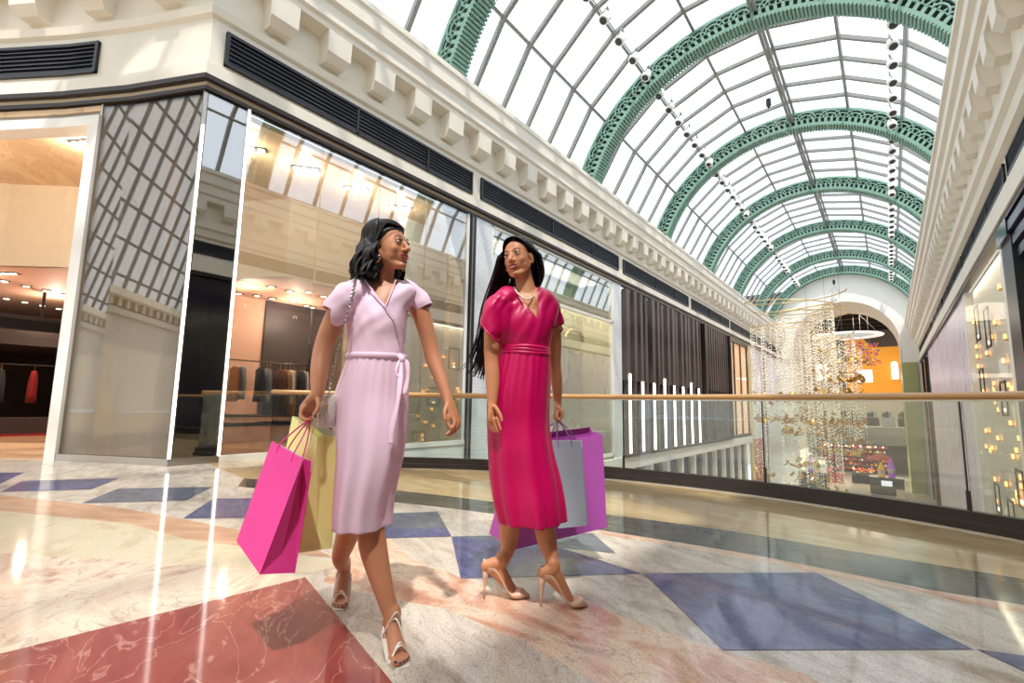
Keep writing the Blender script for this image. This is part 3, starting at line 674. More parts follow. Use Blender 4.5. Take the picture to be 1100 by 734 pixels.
# window 3: display with wire hexagons
w3 = struct(empty('window_3'))
mb = MB(); mb.box(XL - .02, XL, 9.62, 16.75, -.72, 4.0); mb.build('pane', glass('window_low_glass', (240, 242, 240), .07, edge=.7), w3)
mb = MB(); mb.box(XL - .02, XL, 9.62, 16.75, 4.05, 5.50); mb.build('pane', glass('upper_window_glass', (222, 226, 218), .30, edge=.95), w3)
mb = MB(); mb.box(XL - .06, XL + .03, 9.62, 16.75, 3.98, 4.06); mb.box(XL - .06, XL + .03, 9.62, 16.75, -.8, -.7); mb.box(XL - .06, XL + .03, 9.62, 16.75, 5.5, 5.56); mb.box(XL - .06, XL + .03, 9.62, 9.70, -.8, 5.56); mb.box(XL - .06, XL + .03, 16.67, 16.75, -.8, 5.56); mb.build('window_frame', M['white'], w3)
mb = MB(); mb.box(-9.3, -9.2, 9.5, 16.9, -.9, 5.6); mb.box(-9.3, XL - .06, 9.55, 9.62, -.9, 5.6); mb.box(-9.3, XL - .06, 16.75, 16.8, -.9, 5.6); mb.box(-9.3, XL - .06, 9.6, 16.8, -.9, -.75); mb.box(-9.3, XL - .06, 9.6, 16.8, 5.5, 5.6)
struct(mb.build('wall_display', mat('sage_beige_wall', (196, 190, 160), 0.45, var=0.05, vscale=14)))
def hexframe(y, z0, z1, hw, lb, x=-8.25):
    t = thing('wire_ornament', lb, 'ornament', (x, y, z0))
    mb = MB()
    for (dx, s_) in ((0, 1), (-.16, .86)):
        k = .45 * hw / .5
        P_ = [(y - hw * s_, z0 + k), (y, z0), (y + hw * s_, z0 + k), (y + hw * s_, z1 - k), (y, z1), (y - hw * s_, z1 - k)]
        for i in range(6): a = P_[i]; b = P_[(i + 1) % 6]; mb.beam((x + dx, a[0], a[1]), (x + dx, b[0], b[1]), .055, .04, (1, 0, 0))
        mb.beam((x + dx, y - hw * s_, z0 + k), (x + dx, y + hw * s_, z0 + k), .02, .02, (1, 0, 0)); mb.beam((x + dx, y - hw * s_, z1 - k), (x + dx, y + hw * s_, z1 - k), .02, .02, (1, 0, 0))
    mb.build('frame', M['white'], t)
    mb = MB(); mb.lathe((x - .08, y, z0 + .05), [(.20, 0), (.20, .05), (.12, .10), (.05, .3), (.045, z1 - z0 - .5), (.1, z1 - z0 - .35), (.14, z1 - z0 - .3)], 14); mb.build('pedestal', M['white'], t, True)
hexframe(13.35, 1.35, 3.45, .62, 'white wire lantern of hexagonal outline in the display window, right of the woman in magenta')
hexframe(10.9, 1.35, 3.45, .62, 'white wire lantern of hexagonal outline, half hidden behind the woman in magenta')
t = thing('gold_ring', 'pale gold ring hanging in the display window', 'ornament', (-8.6, 15.1, 3.2))
mb = MB(); q = [(-8.6, 15.1 + .62 * math.cos(a * PI / 16), 3.15 + .42 * math.sin(a * PI / 16)) for a in range(33)]; mb.tube(q, .045, 8, False)
mb.build('hoop', mat('pale_gold', (226, 208, 160), .4, metal=.5), t, True); mb = MB(); mb.tube([(-8.6, 15.1, 3.55), (-8.6, 15.1, 5.5)], .006, 6); mb.build('wire', M['steel'], t)
mb = MB(); mb.box(-8.9, -8.1, 9.8, 16.6, .0, .06); t = mb.build('display_shelf', M['white']); tag(t, 'thin white shelf running across the display window', 'shelf')
mb = MB()
for i in range(3): mb.tube([(-8.4, 10.4 + i * .9, -.74), (-8.4, 10.4 + i * .9, .0)], .03, 8) if False else None
rnd = random.Random(5)
for i in range(7):
    t = thing('glass_bottle', 'small white bottle on the thin shelf of the display window', 'bottle', (-8.4, 12.2 + i * .55, .06), 'bottles on the display shelf')
    mb = MB(); h = .2 + .1 * rnd.random(); mb.lathe((-8.4, 12.2 + i * .55, .06), [(.06, 0), (.07, .02), (.07, h * .6), (.025, h * .75), (.025, h)], 10); mb.build('bottle_body', M['white'], t, True)
    mb = MB(); mb.lathe((-8.4, 12.2 + i * .55, .06 + h), [(.03, 0), (.03, .04)], 10); mb.build('cap', M['gold'], t)

# slatted brown front
sl = thing('slatted_screen', 'tall screen of dark brown vertical slats over glowing white strips', 'screen', (XL, 17.5, -.8))
mb = MB()
for i in range(16):
    y = 17.75 + i * .62; mb.box(XL - .1, XL + (.16 if i % 3 else .10), y, y + (.26 if i % 4 else .34), 1.95, 5.5)
for i in range(11):
    y = 27.9 + i * .47; mb.box(XL - .1, XL + .12, y, y + .18, 1.95, 5.5)
mb.build('slats', M['slat'], sl)
mb = MB()
for i in range(16):
    y = 17.9 + i * .62; mb.box(XL - .1, XL + .08, y, y + .16, -.8, 1.95)
for i in range(11): y = 27.95 + i * .47; mb.box(XL - .1, XL + .08, y, y + .12, -.8, 1.95)
mb.build('lower_slats', M['slat'], sl)
for i in range(8):
    y = 17.92 + i * 1.24; mb = MB(); mb.box(XL + .09, XL + .13, y, y + .14, -.78, 2.2); mb.build('light_strip', M['led'], sl)
mb = MB(); mb.box(XL - .15, XL + .2, 17.45, 33.1, -.9, -.8); mb.box(XL - .15, XL + .26, 27.55, 27.8, -.8, 5.5); mb.box(XL - .15, XL + .26, 32.95, 33.15, -.8, 5.5); mb.build('sill', M['darkbrown'], sl)
mb = MB(); mb.box(XL - .5, XL - .4, 17.45, 33.1, -.9, 5.56); struct(mb.build('wall_slats', mat('smoked_wall', (60, 54, 50), .12, var=.1)))
# tall peach-lit windows
w4 = struct(empty('window_4'))
PEACH = mat('peach_blind', (250, 206, 172), .8, emit=(255, 200, 160), es=.9)
for (a, b) in ((33.4, 34.9), (35.1, 36.7), (36.9, 38.6)):
    mb = MB(); mb.box(XL - .12, XL - .08, a, b, -.7, 5.3); mb.build('blind', PEACH, w4)
    mb = MB(); mb.box(XL - .05, XL - .03, a, b, -.7, 5.3); mb.build('pane', M['clear_low'], w4)
mb = MB()
for a in (33.15, 34.9, 36.7, 38.6): mb.box(XL - .3, XL - .01, a, a + .22, -.8, 5.56)
mb.box(XL - .3, XL + .08, 33.1, 38.8, 5.3, 5.56); mb.box(XL - .3, XL + .08, 33.1, 38.8, -.9, -.7); mb.build('window_frame', M['darkbrown'], w4)
mb = MB(); mb.box(XL - .1, XL + .06, 38.85, 39.6, -5.6, 5.56); struct(mb.build('trim_9', mat('gilded_pilaster', (222, 196, 150), .4)))
mb = MB(); mb.box(XL - .2, XL, 39.6, 44.4, -5.6, 5.56); mb.box(XL - .2, XL, 44.8, 53.6, -5.6, 5.56); struct(mb.build('wall_left.001', mat('cool_white_panel', (222, 222, 226), .3)))
mb = MB(); mb.box(XL - .2, XL + .05, 44.4, 44.8, -5.6, 5.56); struct(mb.build('trim_10', M['black']))
# storey slab and the lower shop fronts
mb = MB(); mb.box(XL - .3, XL + .12, 5.8, 38.8, -1.35, -.9); mb.box(XL - .3, XL + .02, 4.0, 9.62, -.45, -.02); struct(mb.build('wall_left.002', M['white']))
mb = MB(); mb.box(XL - .6, XL - .4, 4, 39, -5.6, -1.35); struct(mb.build('wall_left.003', mat('smoked_glass_wall', (66, 66, 66), .08, var=.15, vscale=1)))
lt = thing('lower_mullions', 'pale vertical posts of the shop fronts one storey down', 'posts', (XL, 6, -5.6))
for i in range(34): mb = MB(); y = 6 + i * .95; mb.box(XL - .4, XL, y, y + .28, -5.6, -1.35); mb.build('post', M['white'] if i % 2 else M['slat'], lt)
t = thing('red_door', 'rust-red double door at the foot of the far left wall', 'door', (XL, 41, -5.6))
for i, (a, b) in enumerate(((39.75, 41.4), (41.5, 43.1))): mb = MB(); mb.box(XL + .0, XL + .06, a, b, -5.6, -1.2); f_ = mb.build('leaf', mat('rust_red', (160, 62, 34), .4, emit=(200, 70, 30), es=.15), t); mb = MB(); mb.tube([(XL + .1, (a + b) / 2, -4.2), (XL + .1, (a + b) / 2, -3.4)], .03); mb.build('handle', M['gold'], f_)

# ---------------------------------------------------------------- right wall
mb = MB(); mb.box(XR, XR + .2, 23.9, 44.3, -5.6, 5.08)
pk = marble('blush_brushed_panel', [(230, 220, 229), (234, 225, 232), (228, 217, 227), (196, 134, 164)], 1.0, (1, 1.5, .35), 0, None, speck=.0, rough=.3, coat=.2, pos=[.3, .5, .56, .62], distort=3.5)
struct(mb.build('wall_right.001', pk))
mb = MB(); mb.box(XR - .02, XR + .2, 23.1, 23.9, -5.6, 5.08); mb.box(XR - .02, XR + .2, 15.75, 16.2, -5.6, 5.08); struct(mb.build('trim_11', M['white']))
mb = MB(); mb.box(XR + .16, XR + .26, 15.8, 23.5, -5.6, 5.08); struct(mb.build('wall_right.002', mat('display_ivory', (240, 232, 218), .5)))
w5 = struct(empty('window_5')); mb = MB(); mb.box(XR - .04, XR - .02, 16.2, 23.1, -4, 5.08); mb.build('pane', glass('display_pane', (250, 250, 248), .01, edge=.06), w5)
rnd = random.Random(11)
def hang_frame(y, z, h, w_, lb, x=XR + .0):
    t = thing('wire_picture_frame', lb, 'frame', (x, y, z))
    mb = MB(); mb.box(x, x + .03, y - w_, y - w_ + .06, z, z + h); mb.box(x, x + .03, y + w_ - .06, y + w_, z, z + h); mb.box(x, x + .03, y - w_ + .06, y + w_ - .06, z, z + .06); mb.box(x, x + .03, y - w_ + .06, y + w_ - .06, z + h - .06, z + h); mb.build('surround', M['darkbrown'], t)
    mb = MB(); mb.box(x + .005, x + .02, y - .06, y + .06, z + .12, z + .2); mb.build('candle_light', M['lamp'], t)
for (y, z, h, lb) in ((21.1, 3.15, 1.1, 'upper left dark rectangular frame hanging in the ivory display window'), (19.3, 2.75, 1.15, 'upper right dark rectangular frame hanging in the ivory display window'), (21.3, 1.35, .95, 'dark rectangular frame on its own above the handrail at the left of the ivory display'),
                      (17.9, .85, .9, 'dark rectangular frame just above the handrail beside the dark column'), (20.6, -2.0, .9, 'lowest dark frame left of the glass joint'), (18.6, -2.2, .9, 'lowest dark frame between the glass joint and the dark column'), (17.0, -1.3, .9, 'dark frame low down against the dark column')):
    hang_frame(y, z, h, .42, lb)
sm = empty('candle_light')
mb = MB(); mb.box(-.02, .02, -.09, .09, -.06, .06); mb.build('glow', mat('amber_glow', (255, 214, 160), emit=(255, 176, 96), es=3.0), sm)
mb = MB(); mb.box(-.02, .05, -.10, .10, -.09, -.06); mb.build('holder', M['gold'], sm)
for i in range(46):
    o = sm if i == 0 else copy_tree(sm); y = rnd.uniform(16.8, 22.6); z = rnd.uniform(-3, 4.2); o.location = (XR + .08, y, z)
    tag(o, 'tiny amber light among the hanging frames of the ivory display', 'light', 'amber lights in the ivory display window')
cr_ = thing('crystal_spray', 'white crystal spray in the centre of the ivory display window', 'ornament', (XR + .5, 19.5, 1.2))
for i in range(24):
    a = rnd.uniform(0, 2 * PI); l = rnd.uniform(.35, .8); mb = MB(); mb.tube([(XR + .12, 19.4, 1.3), (XR + .12 - .08 * rnd.random(), 19.4 + l * math.cos(a), 1.3 + l * math.sin(a))], [.03, .004], 5); mb.build('crystal', M['white'], cr_)
# dark shop column and shopfront nearest on the right
dk = mat('midnight_panel', (34, 32, 44), .12, var=.1)
t = thing('dark_column', 'near-black square column at the right edge of the view', 'column', (XR, 15.2, -1))
mb = MB(); mb.box(XR - .05, XR + .6, 14.6, 15.7, -5.6, 5.0); mb.build('shaft', M['black'], t)
mb = MB(); mb.box(XR - .12, XR + .6, 14.5, 15.75, 4.7, 5.08); mb.build('capital', dk, t)
mb = MB(); mb.box(XR + .1, XR + .3, -30, 14.6, -5.6, 5.08); struct(mb.build('wall_right.003', dk))
mb = MB()
for i, o_ in enumerate((.0, .06, .12)): mb.box(XR + .1 - .08 - o_, XR + .1, 8, 14.5, 4.2 + i * .28, 4.2 + i * .28 + .2)
struct(mb.build('trim_13', mat('violet_moulding', (60, 56, 76), .25)))
# dark front with amber posts at the far end of the right wall
mb = MB(); mb.box(XR, XR + .2, 44.3, 53.6, -5.6, 5.08); struct(mb.build('wall_right.004', mat('brown_glass_front', (52, 42, 34), .15)))
for (y, lb) in ((46.5, 'nearer of the two glowing amber posts on the dark front'), (50.5, 'farther of the two glowing amber posts on the dark front')):
    t = thing('amber_post', lb, 'post', (XR - .1, y, -5.6)); mb = MB(); mb.box(XR - .12, XR, y, y + .9, -5.6, 4.8); mb.build('panel', mat('amber_panel', (200, 140, 70), .4, emit=(220, 140, 60), es=.25), t); mb = MB(); mb.box(XR - .14, XR, y - .1, y, -5.6, 4.9); mb.build('edge', M['darkbrown'], t)

# ---------------------------------------------------------------- lower floor
mb = MB(); mb.box(-10, 5, 4.5, 95, -5.8, -5.6)
struct(mb.build('floor_lower', marble('lower_marble', [(176, 160, 140), (200, 186, 168), (210, 198, 182)], 1, (1, 2, 1), 0, None, speck=.04)))

# ---------------------------------------------------------------- balustrade
bal = thing('balustrade', 'curved glass balustrade with dark metal kerb and varnished wooden handrail', 'balustrade', (-2.2, 6, 0))
LINE = [(XL + .1, 4.22), (-6.83, 3.58)] + ARC[::-1][1:]
mb = MB(); sweep(mb, LINE, [(-.06, 0), (.03, 0), (.03, .065), (.015, .075), (.015, .15), (-.06, .15)][::-1]); mb.build('kerb', M['darkbrown'], bal)
mb = MB(); sweep(mb, LINE, [(.034, .0), (.05, .0), (.05, .012), (.034, .012)]); mb.build('kerb_lip', M['steel'], bal)
angs_ = [145.5, 128.8, 112.1, 95.4, 78.7, 62.0, 45.3, A0 + .3]
for a, b in zip(angs_[:-1], angs_[1:]):
    mb = MB(); seg = karc(KR + .03, b + .15, a - .15, 8)[::-1]
    sweep(mb, seg, [(-.006, .15), (.006, .15), (.006, 1.0), (-.006, 1.0)]); mb.build('glass_panel', M['glass'], bal)
mb = MB(); sweep(mb, [(XL + .1, 4.25), (-6.86, 3.62)], [(-.006, .15), (.006, .15), (.006, 1.0), (-.006, 1.0)]); mb.build('glass_panel', M['glass'], bal)
for a in angs_[1:-1]:
    q = karc(KR + .03, a, a + .01, 1)[0]; mb = MB(); d_ = V((q[0] - KC[0], q[1] - KC[1])).normalized()
    mb.beam((q[0], q[1], .15), (q[0], q[1], .30), .03, .012, (d_.x, d_.y, 0)); mb.beam((q[0] - d_.x * .006, q[1] - d_.y * .006, .15), (q[0] - d_.x * .006, q[1] - d_.y * .006, 1.0), .014, .003, (d_.x, d_.y, 0)); mb.build('glass_clamp', M['black'], bal)
mb = MB(); mb.tube([(x, y, 1.04) for x, y in [(XL + .1, 4.24), (-6.84, 3.6)] + karc(KR + .03, A0, A1, 60)[::-1][1:]], .032, 12); mb.build('handrail', M['wood_rail'], bal, True)
mb = MB(); sweep(mb, [(XL + .1, 4.24), (-6.84, 3.6)] + karc(KR + .03, A0, A1, 60)[::-1][1:], [(-.01, .995), (.01, .995), (.01, 1.012), (-.01, 1.012)]); mb.build('rail_channel', M['steel'], bal)

# ---------------------------------------------------------------- hall beyond the arch
mb = MB(); mb.box(-14, 6, 92, 92.2, -5.6, 14); struct(mb.build('wall_hall', mat('hall_grey', (150, 146, 138), .6, var=.05)))
mb = MB(); mb.box(-14, -13.8, 60.6, 92, -5.6, 14); mb.box(4.6, 4.8, 60.6, 92, -5.6, 14); struct(mb.build('wall_hall.001', mat('hall_white', (206, 200, 190), .6)))
mb = MB(); mb.box(-14, 5, 60.6, 92, 13.6, 13.8); struct(mb.build('ceiling_hall', mat('hall_ceiling', (70, 66, 62), .7)))
hb = empty('trim_14'); hb['kind'] = 'structure'
for i in range(7): mb = MB(); mb.box(-14, 4.6, 64 + i * 4, 64.4 + i * 4, 12.6, 13.5); mb.build('ceiling_beam', M['darkbrown'], hb)
mb = MB(); mb.box(-4.6, 2.2, 86, 86.3, 2.6, 9.9); mb.add([(-4.6, 86, 9.9), (-1.6, 86, 9.9), (-2.4, 86, 11.3), (-4.6, 86, 11.5), (-4.6, 86.3, 9.9), (-1.6, 86.3, 9.9), (-2.4, 86.3, 11.3), (-4.6, 86.3, 11.5)], [(0, 1, 2, 3), (7, 6, 5, 4), (0, 4, 5, 1), (1, 5, 6, 2), (2, 6, 7, 3), (3, 7, 4, 0)])
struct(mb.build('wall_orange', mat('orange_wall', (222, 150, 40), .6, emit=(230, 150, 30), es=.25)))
for i, (x, lb) in enumerate(((-7.9, 'left one of the pair of glowing arched windows behind the bead chandelier'), (-6.9, 'right one of the pair of glowing arched windows behind the bead chandelier'), (.9, 'glowing arched window beside the right edge of the orange wall'))):
    z0 = 5.4; t = struct(empty('window_%d' % (6 + i))); 
    q = [(x - .38, z0), (x + .38, z0), (x + .38, z0 + 2)] + [(x + .38 * math.cos(a * PI / 8), z0 + 2 + .38 * math.sin(a * PI / 8)) for a in range(1, 9)]
    mb = MB(); mb.add([(a, 85.4, b) for a, b in q] + [(a, 85.6, b) for a, b in q], [tuple(range(len(q))), tuple(range(len(q), 2 * len(q)))[::-1]] + [(j, (j + 1) % len(q), len(q) + (j + 1) % len(q), len(q) + j) for j in range(len(q))])
    mb.build('pane', mat('window_glow_%d' % i, (240, 244, 250), emit=(240, 244, 255), es=1.4), t)
# hanging ring lamp, sculpture of coloured petals, bright board
t = thing('ring_lamp', 'large flat white ring lamp hanging high behind the arch', 'lamp', (-3.3, 68, 9.6))
mb = MB(); mb.lathe((-3.35, 68, 9.45), [(3.3, .12), (3.45, .05), (3.4, -.05), (2.7, -.05), (2.6, .05), (2.7, .12), (3.3, .12)], 48); mb.build('ring', mat('ring_white', (244, 244, 244), .5, emit=(255, 250, 240), es=.5), t, True)
for a in range(3): mb = MB(); mb.tube([(-3.35 + 3 * math.cos(a * 2.09), 68 + 3 * math.sin(a * 2.09), 9.5), (-3.35, 68, 13.5)], .02, 6); mb.build('wire', M['steel'], t)
t = thing('petal_cluster', 'hanging cluster of pink, yellow and turquoise petals below the ring lamp', 'hanging sculpture', (-2.2, 70, 7.4))
rnd = random.Random(2)
pm = [mat('petal_%d' % i, c, .4, emit=c, es=.15) for i, c in enumerate(((222, 60, 120), (240, 200, 40), (60, 150, 170), (200, 40, 40), (120, 70, 140), (230, 120, 50)))]
mb = MB()
for i in range(330):
    a = rnd.uniform(0, 2 * PI); r = 1.75 * math.sqrt(rnd.random()); z = rnd.uniform(-1.25, 1.25); c = V((-2.15 + r * math.cos(a), 70 + r * math.sin(a), 7.5 + z)); mb.mi = rnd.randrange(6)
    ax = V((rnd.uniform(-1, 1), rnd.uniform(-1, 1), rnd.uniform(-1, 1))).normalized(); b = ax.cross(V((0, 0, 1))).normalized(); mb.ell(c, (.13, .10, .04), (ax, b, ax.cross(b)), 8, 5)
o_ = mb.build('petals', pm, t, True); o_['kind'] = 'stuff'
mb = MB(); mb.tube([(-2.15, 70, 8.7), (-2.15, 70, 13.5)], .03, 6); mb.build('wire', M['steel'], t)
t = thing('light_board', 'small bright white board hanging below the petal cluster', 'sign', (-2.19, 71, 4.29)); mb = MB(); a = V((-2.91, 71, 4.3)); b = V((-1.33, 71, 5.46)); mb.box(a.x, b.x, 71, 71.15, a.z, b.z + .3); mb.build('panel', mat('board_white', (240, 240, 246), emit=(240, 240, 255), es=.9), t)
mb = MB(); mb.tube([(a.x + .1, 71.07, b.z + .3), (a.x + .1, 71.07, 13.5)], .02, 6); mb.build('wire', M['steel'], t)
mb = MB(); mb.tube([(b.x - .1, 71.07, b.z + .3), (b.x - .1, 71.07, 13.5)], .02, 6); mb.build('wire', M['steel'], t)
# upper gallery: slab, back wall with dark equipment
mb = MB(); mb.box(-13.8, 4.6, 68, 86, -2.6, -.75); struct(mb.build('trim_15', mat('gallery_concrete', (138, 132, 118), .7, var=.08, vscale=8, bump=.3)))
mb = MB(); mb.box(-13.8, 4.6, 85.5, 85.9, -.75, 2.7); struct(mb.build('wall_gallery', mat('gallery_wall', (176, 166, 150), .6)))
rnd = random.Random(9)
cols = [M['black'], M['steel'], M['darkbrown'], M['white'], pm[5]]
def machine(x, y, z, s_, lb, m, grp=None):
    t = thing('kitchen_unit', lb, 'kitchen unit', (x, y, z), grp)
    mb = MB(); mb.box(x - s_, x + s_, y - .5, y + .5, z, z + 1.0); mb.build('counter', m, t)
    mb = MB(); mb.box(x - s_ * .9, x + s_ * .9, y - .45, y + .45, z + 1.0, z + 1.06); mb.build('worktop', M['steel'], t)
    mb = MB(); mb.lathe((x - s_ * .3, y, z + 1.06), [(.35, 0), (.4, .3), (.25, .6), (.1, .75)], 10); mb.build('urn', M['black'], t, True)
    mb = MB(); mb.box(x + s_ * .2, x + s_ * .7, y - .3, y + .3, z + 1.06, z + 1.7); mb.build('oven', cols[rnd.randrange(4)], t)
for i in range(6): machine(-6.2 + i * 1.5, 72 + (i % 2) * 2.5, -.75, .62, 'dark kitchen equipment on the concrete gallery beyond the arch', cols[i % 3], 'equipment on the upper gallery')
# lower shops
t = thing('sweet_shelves', 'tall shelves packed with red and yellow sweets below the concrete gallery', 'shelves', (-3.4, 66, -5.6))
x0, x1 = -6.4, -.4
mb = MB(); mb.box(x0, x1, 66.6, 66.8, -5.6, -2.7); mb.build('back', mat('maroon_back', (92, 30, 26), .5), t)
for k in range(6): z = -5.2 + k * .45; mb = MB(); mb.box(x0, x1, 66, 66.6, z - .05, z); mb.build('shelf', M['darkbrown'], t)
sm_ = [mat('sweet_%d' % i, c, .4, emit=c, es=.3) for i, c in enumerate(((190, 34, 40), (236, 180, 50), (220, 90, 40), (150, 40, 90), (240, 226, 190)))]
mb = MB()
for k in range(6):
    z = -5.2 + k * .45
    for i in range(30):
        if rnd.random() < .12: continue
        mb.mi = rnd.choice((0, 0, 1, 2, 3, 4)); x = x0 + .1 + i * .2; h = rnd.uniform(.16, .34)
        mb.lathe((x, 66.2, z), [(.07, 0), (.085, .05), (.08, h * .8), (.04, h)], 8)
o_ = mb.build('sweet_jars', sm_, t, True); o_['kind'] = 'stuff'
mb = MB()
for i in range(9): mb.ell((x0 + .4 + i * .65, 65.9, -2.75), (.07, .07, .07), n=8, m=6)
o_ = mb.build('bulbs', M['lamp'], t, True); o_['kind'] = 'stuff'
def kiosk(x, y, w_, lb):
    t = thing('kiosk_counter', lb, 'counter', (x, y, -5.6))
    mb = MB(); mb.box(x - w_, x + w_, y, y + 1.4, -5.6, -4.35); mb.build('body', mat('kiosk_grey', (72, 68, 66), .4), t)
    mb = MB(); mb.box(x - w_ - .06, x + w_ + .06, y - .06, y + 1.46, -4.35, -4.27); mb.build('worktop', M['darkbrown'], t)
    mb = MB(); mb.box(x - .35, x + .35, y - .08, y - .02, -4.9, -4.5); mb.build('sign_panel', mat('kiosk_sign', (244, 244, 250), emit=(245, 245, 255), es=.9), t)
kiosk(-5.6, 50, 1.0, 'dark kiosk counter with small white sign, left, at the foot of the bead chandelier')
kiosk(-.55, 50.5, 1.1, 'dark kiosk counter with small white sign beside the olive green pillar')
for i, (x, y, c, lb) in enumerate(((-5.75, 50.6, (168, 84, 200), 'purple bottle-shaped display on the left kiosk counter'), (-5.25, 50.6, (240, 176, 40), 'yellow bottle-shaped display on the left kiosk counter'), (-.85, 51, (240, 176, 40), 'yellow bottle-shaped display on the right kiosk counter'), (-.2, 51, (176, 88, 206), 'tall purple bottle-shaped display on the right kiosk counter'))):
    t = thing('bottle_display', lb, 'display', (x, y, -4.27)); h = 1.5 if i == 3 else 1.15
    mb = MB(); mb.lathe((x, y, -4.27), [(.20, 0), (.24, .1), (.24, h * .5), (.16, h * .75), (.09, h * .85), (.09, h)], 14); mb.build('bottle_body', mat('display_%d' % i, c, .35, emit=c, es=.3), t, True)
    mb = MB(); mb.lathe((x, y, -4.27 + h * .25), [(.25, 0), (.25, h * .2)], 14); mb.build('label_band', M['white'], t)
t = thing('market_parasol', 'small red parasol above the right kiosk counter', 'parasol', (-.9, 52.4, -5.6)); mb = MB(); mb.lathe((-.9, 52.4, -3.0), [(1.0, 0), (.55, .28), (.05, .5)], 10); mb.build('canopy', mat('red_canvas', (206, 70, 46), .6), t); mb = MB(); mb.tube([(-.9, 52.4, -5.6), (-.9, 52.4, -2.6)], .04, 8); mb.build('pole', M['steel'], t)
t = thing('flower_trough', 'rust-red planter heaped with dark fruit in front of the sweet shelves', 'planter', (-4.3, 56, -5.6)); mb = MB(); mb.obox([(-5.0, 55.6, -5.6), (-3.8, 55.6, -5.6), (-3.8, 56.4, -5.6), (-5.0, 56.4, -5.6), (-5.2, 55.5, -4.7), (-3.6, 55.5, -4.7), (-3.6, 56.5, -4.7), (-5.2, 56.5, -4.7)]); mb.build('trough', mat('terracotta_red', (168, 62, 38), .6), t)
mb = MB()
for i in range(40): mb.mi = i % 2; mb.ell((-4.4 + rnd.uniform(-.65, .65), 56 + rnd.uniform(-.4, .4), -4.65 + rnd.uniform(0, .25)), (.12, .12, .1), n=8, m=5)
o_ = mb.build('fruit', [sm_[0], M['darkbrown']], t, True); o_['kind'] = 'stuff'
t = thing('drinks_cabinet', 'pale chrome drinks cabinet between the left kiosk and the sweet shelves', 'cabinet', (-6.4, 58, -5.6)); mb = MB(); mb.box(-6.7, -5.2, 57.6, 58.6, -5.6, -4.2); mb.build('body', mat('pale_teal', (176, 196, 192), .3), t); mb = MB(); mb.box(-6.6, -5.3, 57.5, 58.5, -4.2, -3.7); mb.build('glass_top', M['white'], t); mb = MB(); mb.box(-6.75, -5.15, 57.45, 58.65, -3.7, -3.6); mb.build('lid', M['steel'], t)
t = thing('dark_counter', 'low black counter heaped with sweets before the tall shelves', 'counter', (-2.3, 57, -5.6)); mb = MB(); mb.box(-3.2, -1.4, 56.8, 57.8, -5.6, -4.7); mb.build('body', M['black'], t)
mb = MB()
for i in range(60): mb.mi = rnd.randrange(5); mb.ell((-2.3 + rnd.uniform(-.8, .8), 57.3 + rnd.uniform(-.4, .4), -4.62 + rnd.uniform(0, .3)), (.1, .1, .08), n=8, m=5)
o_ = mb.build('sweets', sm_, t, True); o_['kind'] = 'stuff'
t = thing('cafe_chair', 'pale wooden chair on the lower floor at the foot of the olive pillar', 'chair', (.3, 46, -5.6))
def chair_part(nm, *bx, m=None): mb = MB(); mb.box(*bx); mb.build(nm, m or M['beige_store'], t)
chair_part('seat', .0, .5, 45.8, 46.3, -5.15, -5.1); chair_part('backrest', .0, .5, 46.26, 46.3, -5.1, -4.6)
for (x, y) in ((.02, 45.82), (.46, 45.82), (.02, 46.26), (.46, 46.26)): chair_part('leg', x, x + .03, y, y + .03, -5.6, -5.15)

# ---------------------------------------------------------------- bead chandelier
ch = thing('bead_chandelier', 'towering chandelier of pale glass bead strands and gilded leaves hanging in the atrium', 'chandelier', (-1.8, 18, -1.6))
bead = mat('champagne_bead', (250, 242, 226), .15, metal=.1, emit=(255, 240, 216), es=.34)  # faint glow put into the bead colour to imitate lit sparkle
rnd = random.Random(21); mbd = MB(); mstr = MB(); hoops = []
H = [((-2.72, 18.1), .85, 3.55, 3.75, -1.15, 84), ((-1.95, 17.6), .78, 3.85, 4.05, -1.5, 84), ((-1.38, 18.3), .66, 3.25, 2.9, -.35, 70), ((-1.02, 17.7), .46, 2.5, 2.75, .05, 50), ((-1.6, 18.0), .35, 3.3, 3.3, .4, 40)]
leafpos = []
for hi, (c, r, za, zb, zbot, n) in enumerate(H):
    pts = []
    for i in range(49):
        a = 2 * PI * i / 48 * 1.25; z = za + (zb - za) * i / 48 + .10 * math.sin(a + hi); pts.append((c[0] + r * math.cos(a), c[1] + r * math.sin(a), z))
    hoops.append(pts)
    for i in range(n):
        a = 2 * PI * 1.25 * i / n; rr = r * (1 if i % 3 else rnd.uniform(.45, .95)); z1 = za + (zb - za) * i / n + .10 * math.sin(a + hi)
        x, y = c[0] + rr * math.cos(a), c[1] + rr * math.sin(a); z0 = zbot + rnd.choice((0, 0, .35, 1.7, 1.75, 2.3)) + rnd.uniform(-.08, .08)
        mstr.tube([(x, y, z0), (x, y, z1)], 0.002, 3, False)
        z = z1 - rnd.uniform(0, .08)
        while z > z0:
            s_ = rnd.choice((.012, .015, .021)); q = V((x, y, z))
            mbd.add([q + V((s_, 0, 0)), q + V((0, s_, 0)), q - V((s_, 0, 0)), q - V((0, s_, 0)), q + V((0, 0, s_ * 1.3)), q - V((0, 0, s_ * 1.3))], [(0, 1, 4), (1, 2, 4), (2, 3, 4), (3, 0, 4), (1, 0, 5), (2, 1, 5), (3, 2, 5), (0, 3, 5)])
            z -= rnd.uniform(.06, .13)
        leafpos.append((x, y, z0)); 
        if i % 2 == 0: leafpos.append((x, y, 1.28 + rnd.uniform(-.08, .08)))
        if i % 2 == 1 and z0 < .5: leafpos.append((x, y, .52 + rnd.uniform(-.06, .06)))
o_ = mbd.build('bead_strands', bead, ch); o_['kind'] = 'stuff'
o_ = mstr.build('strings', M['steel'], ch); o_['kind'] = 'stuff'
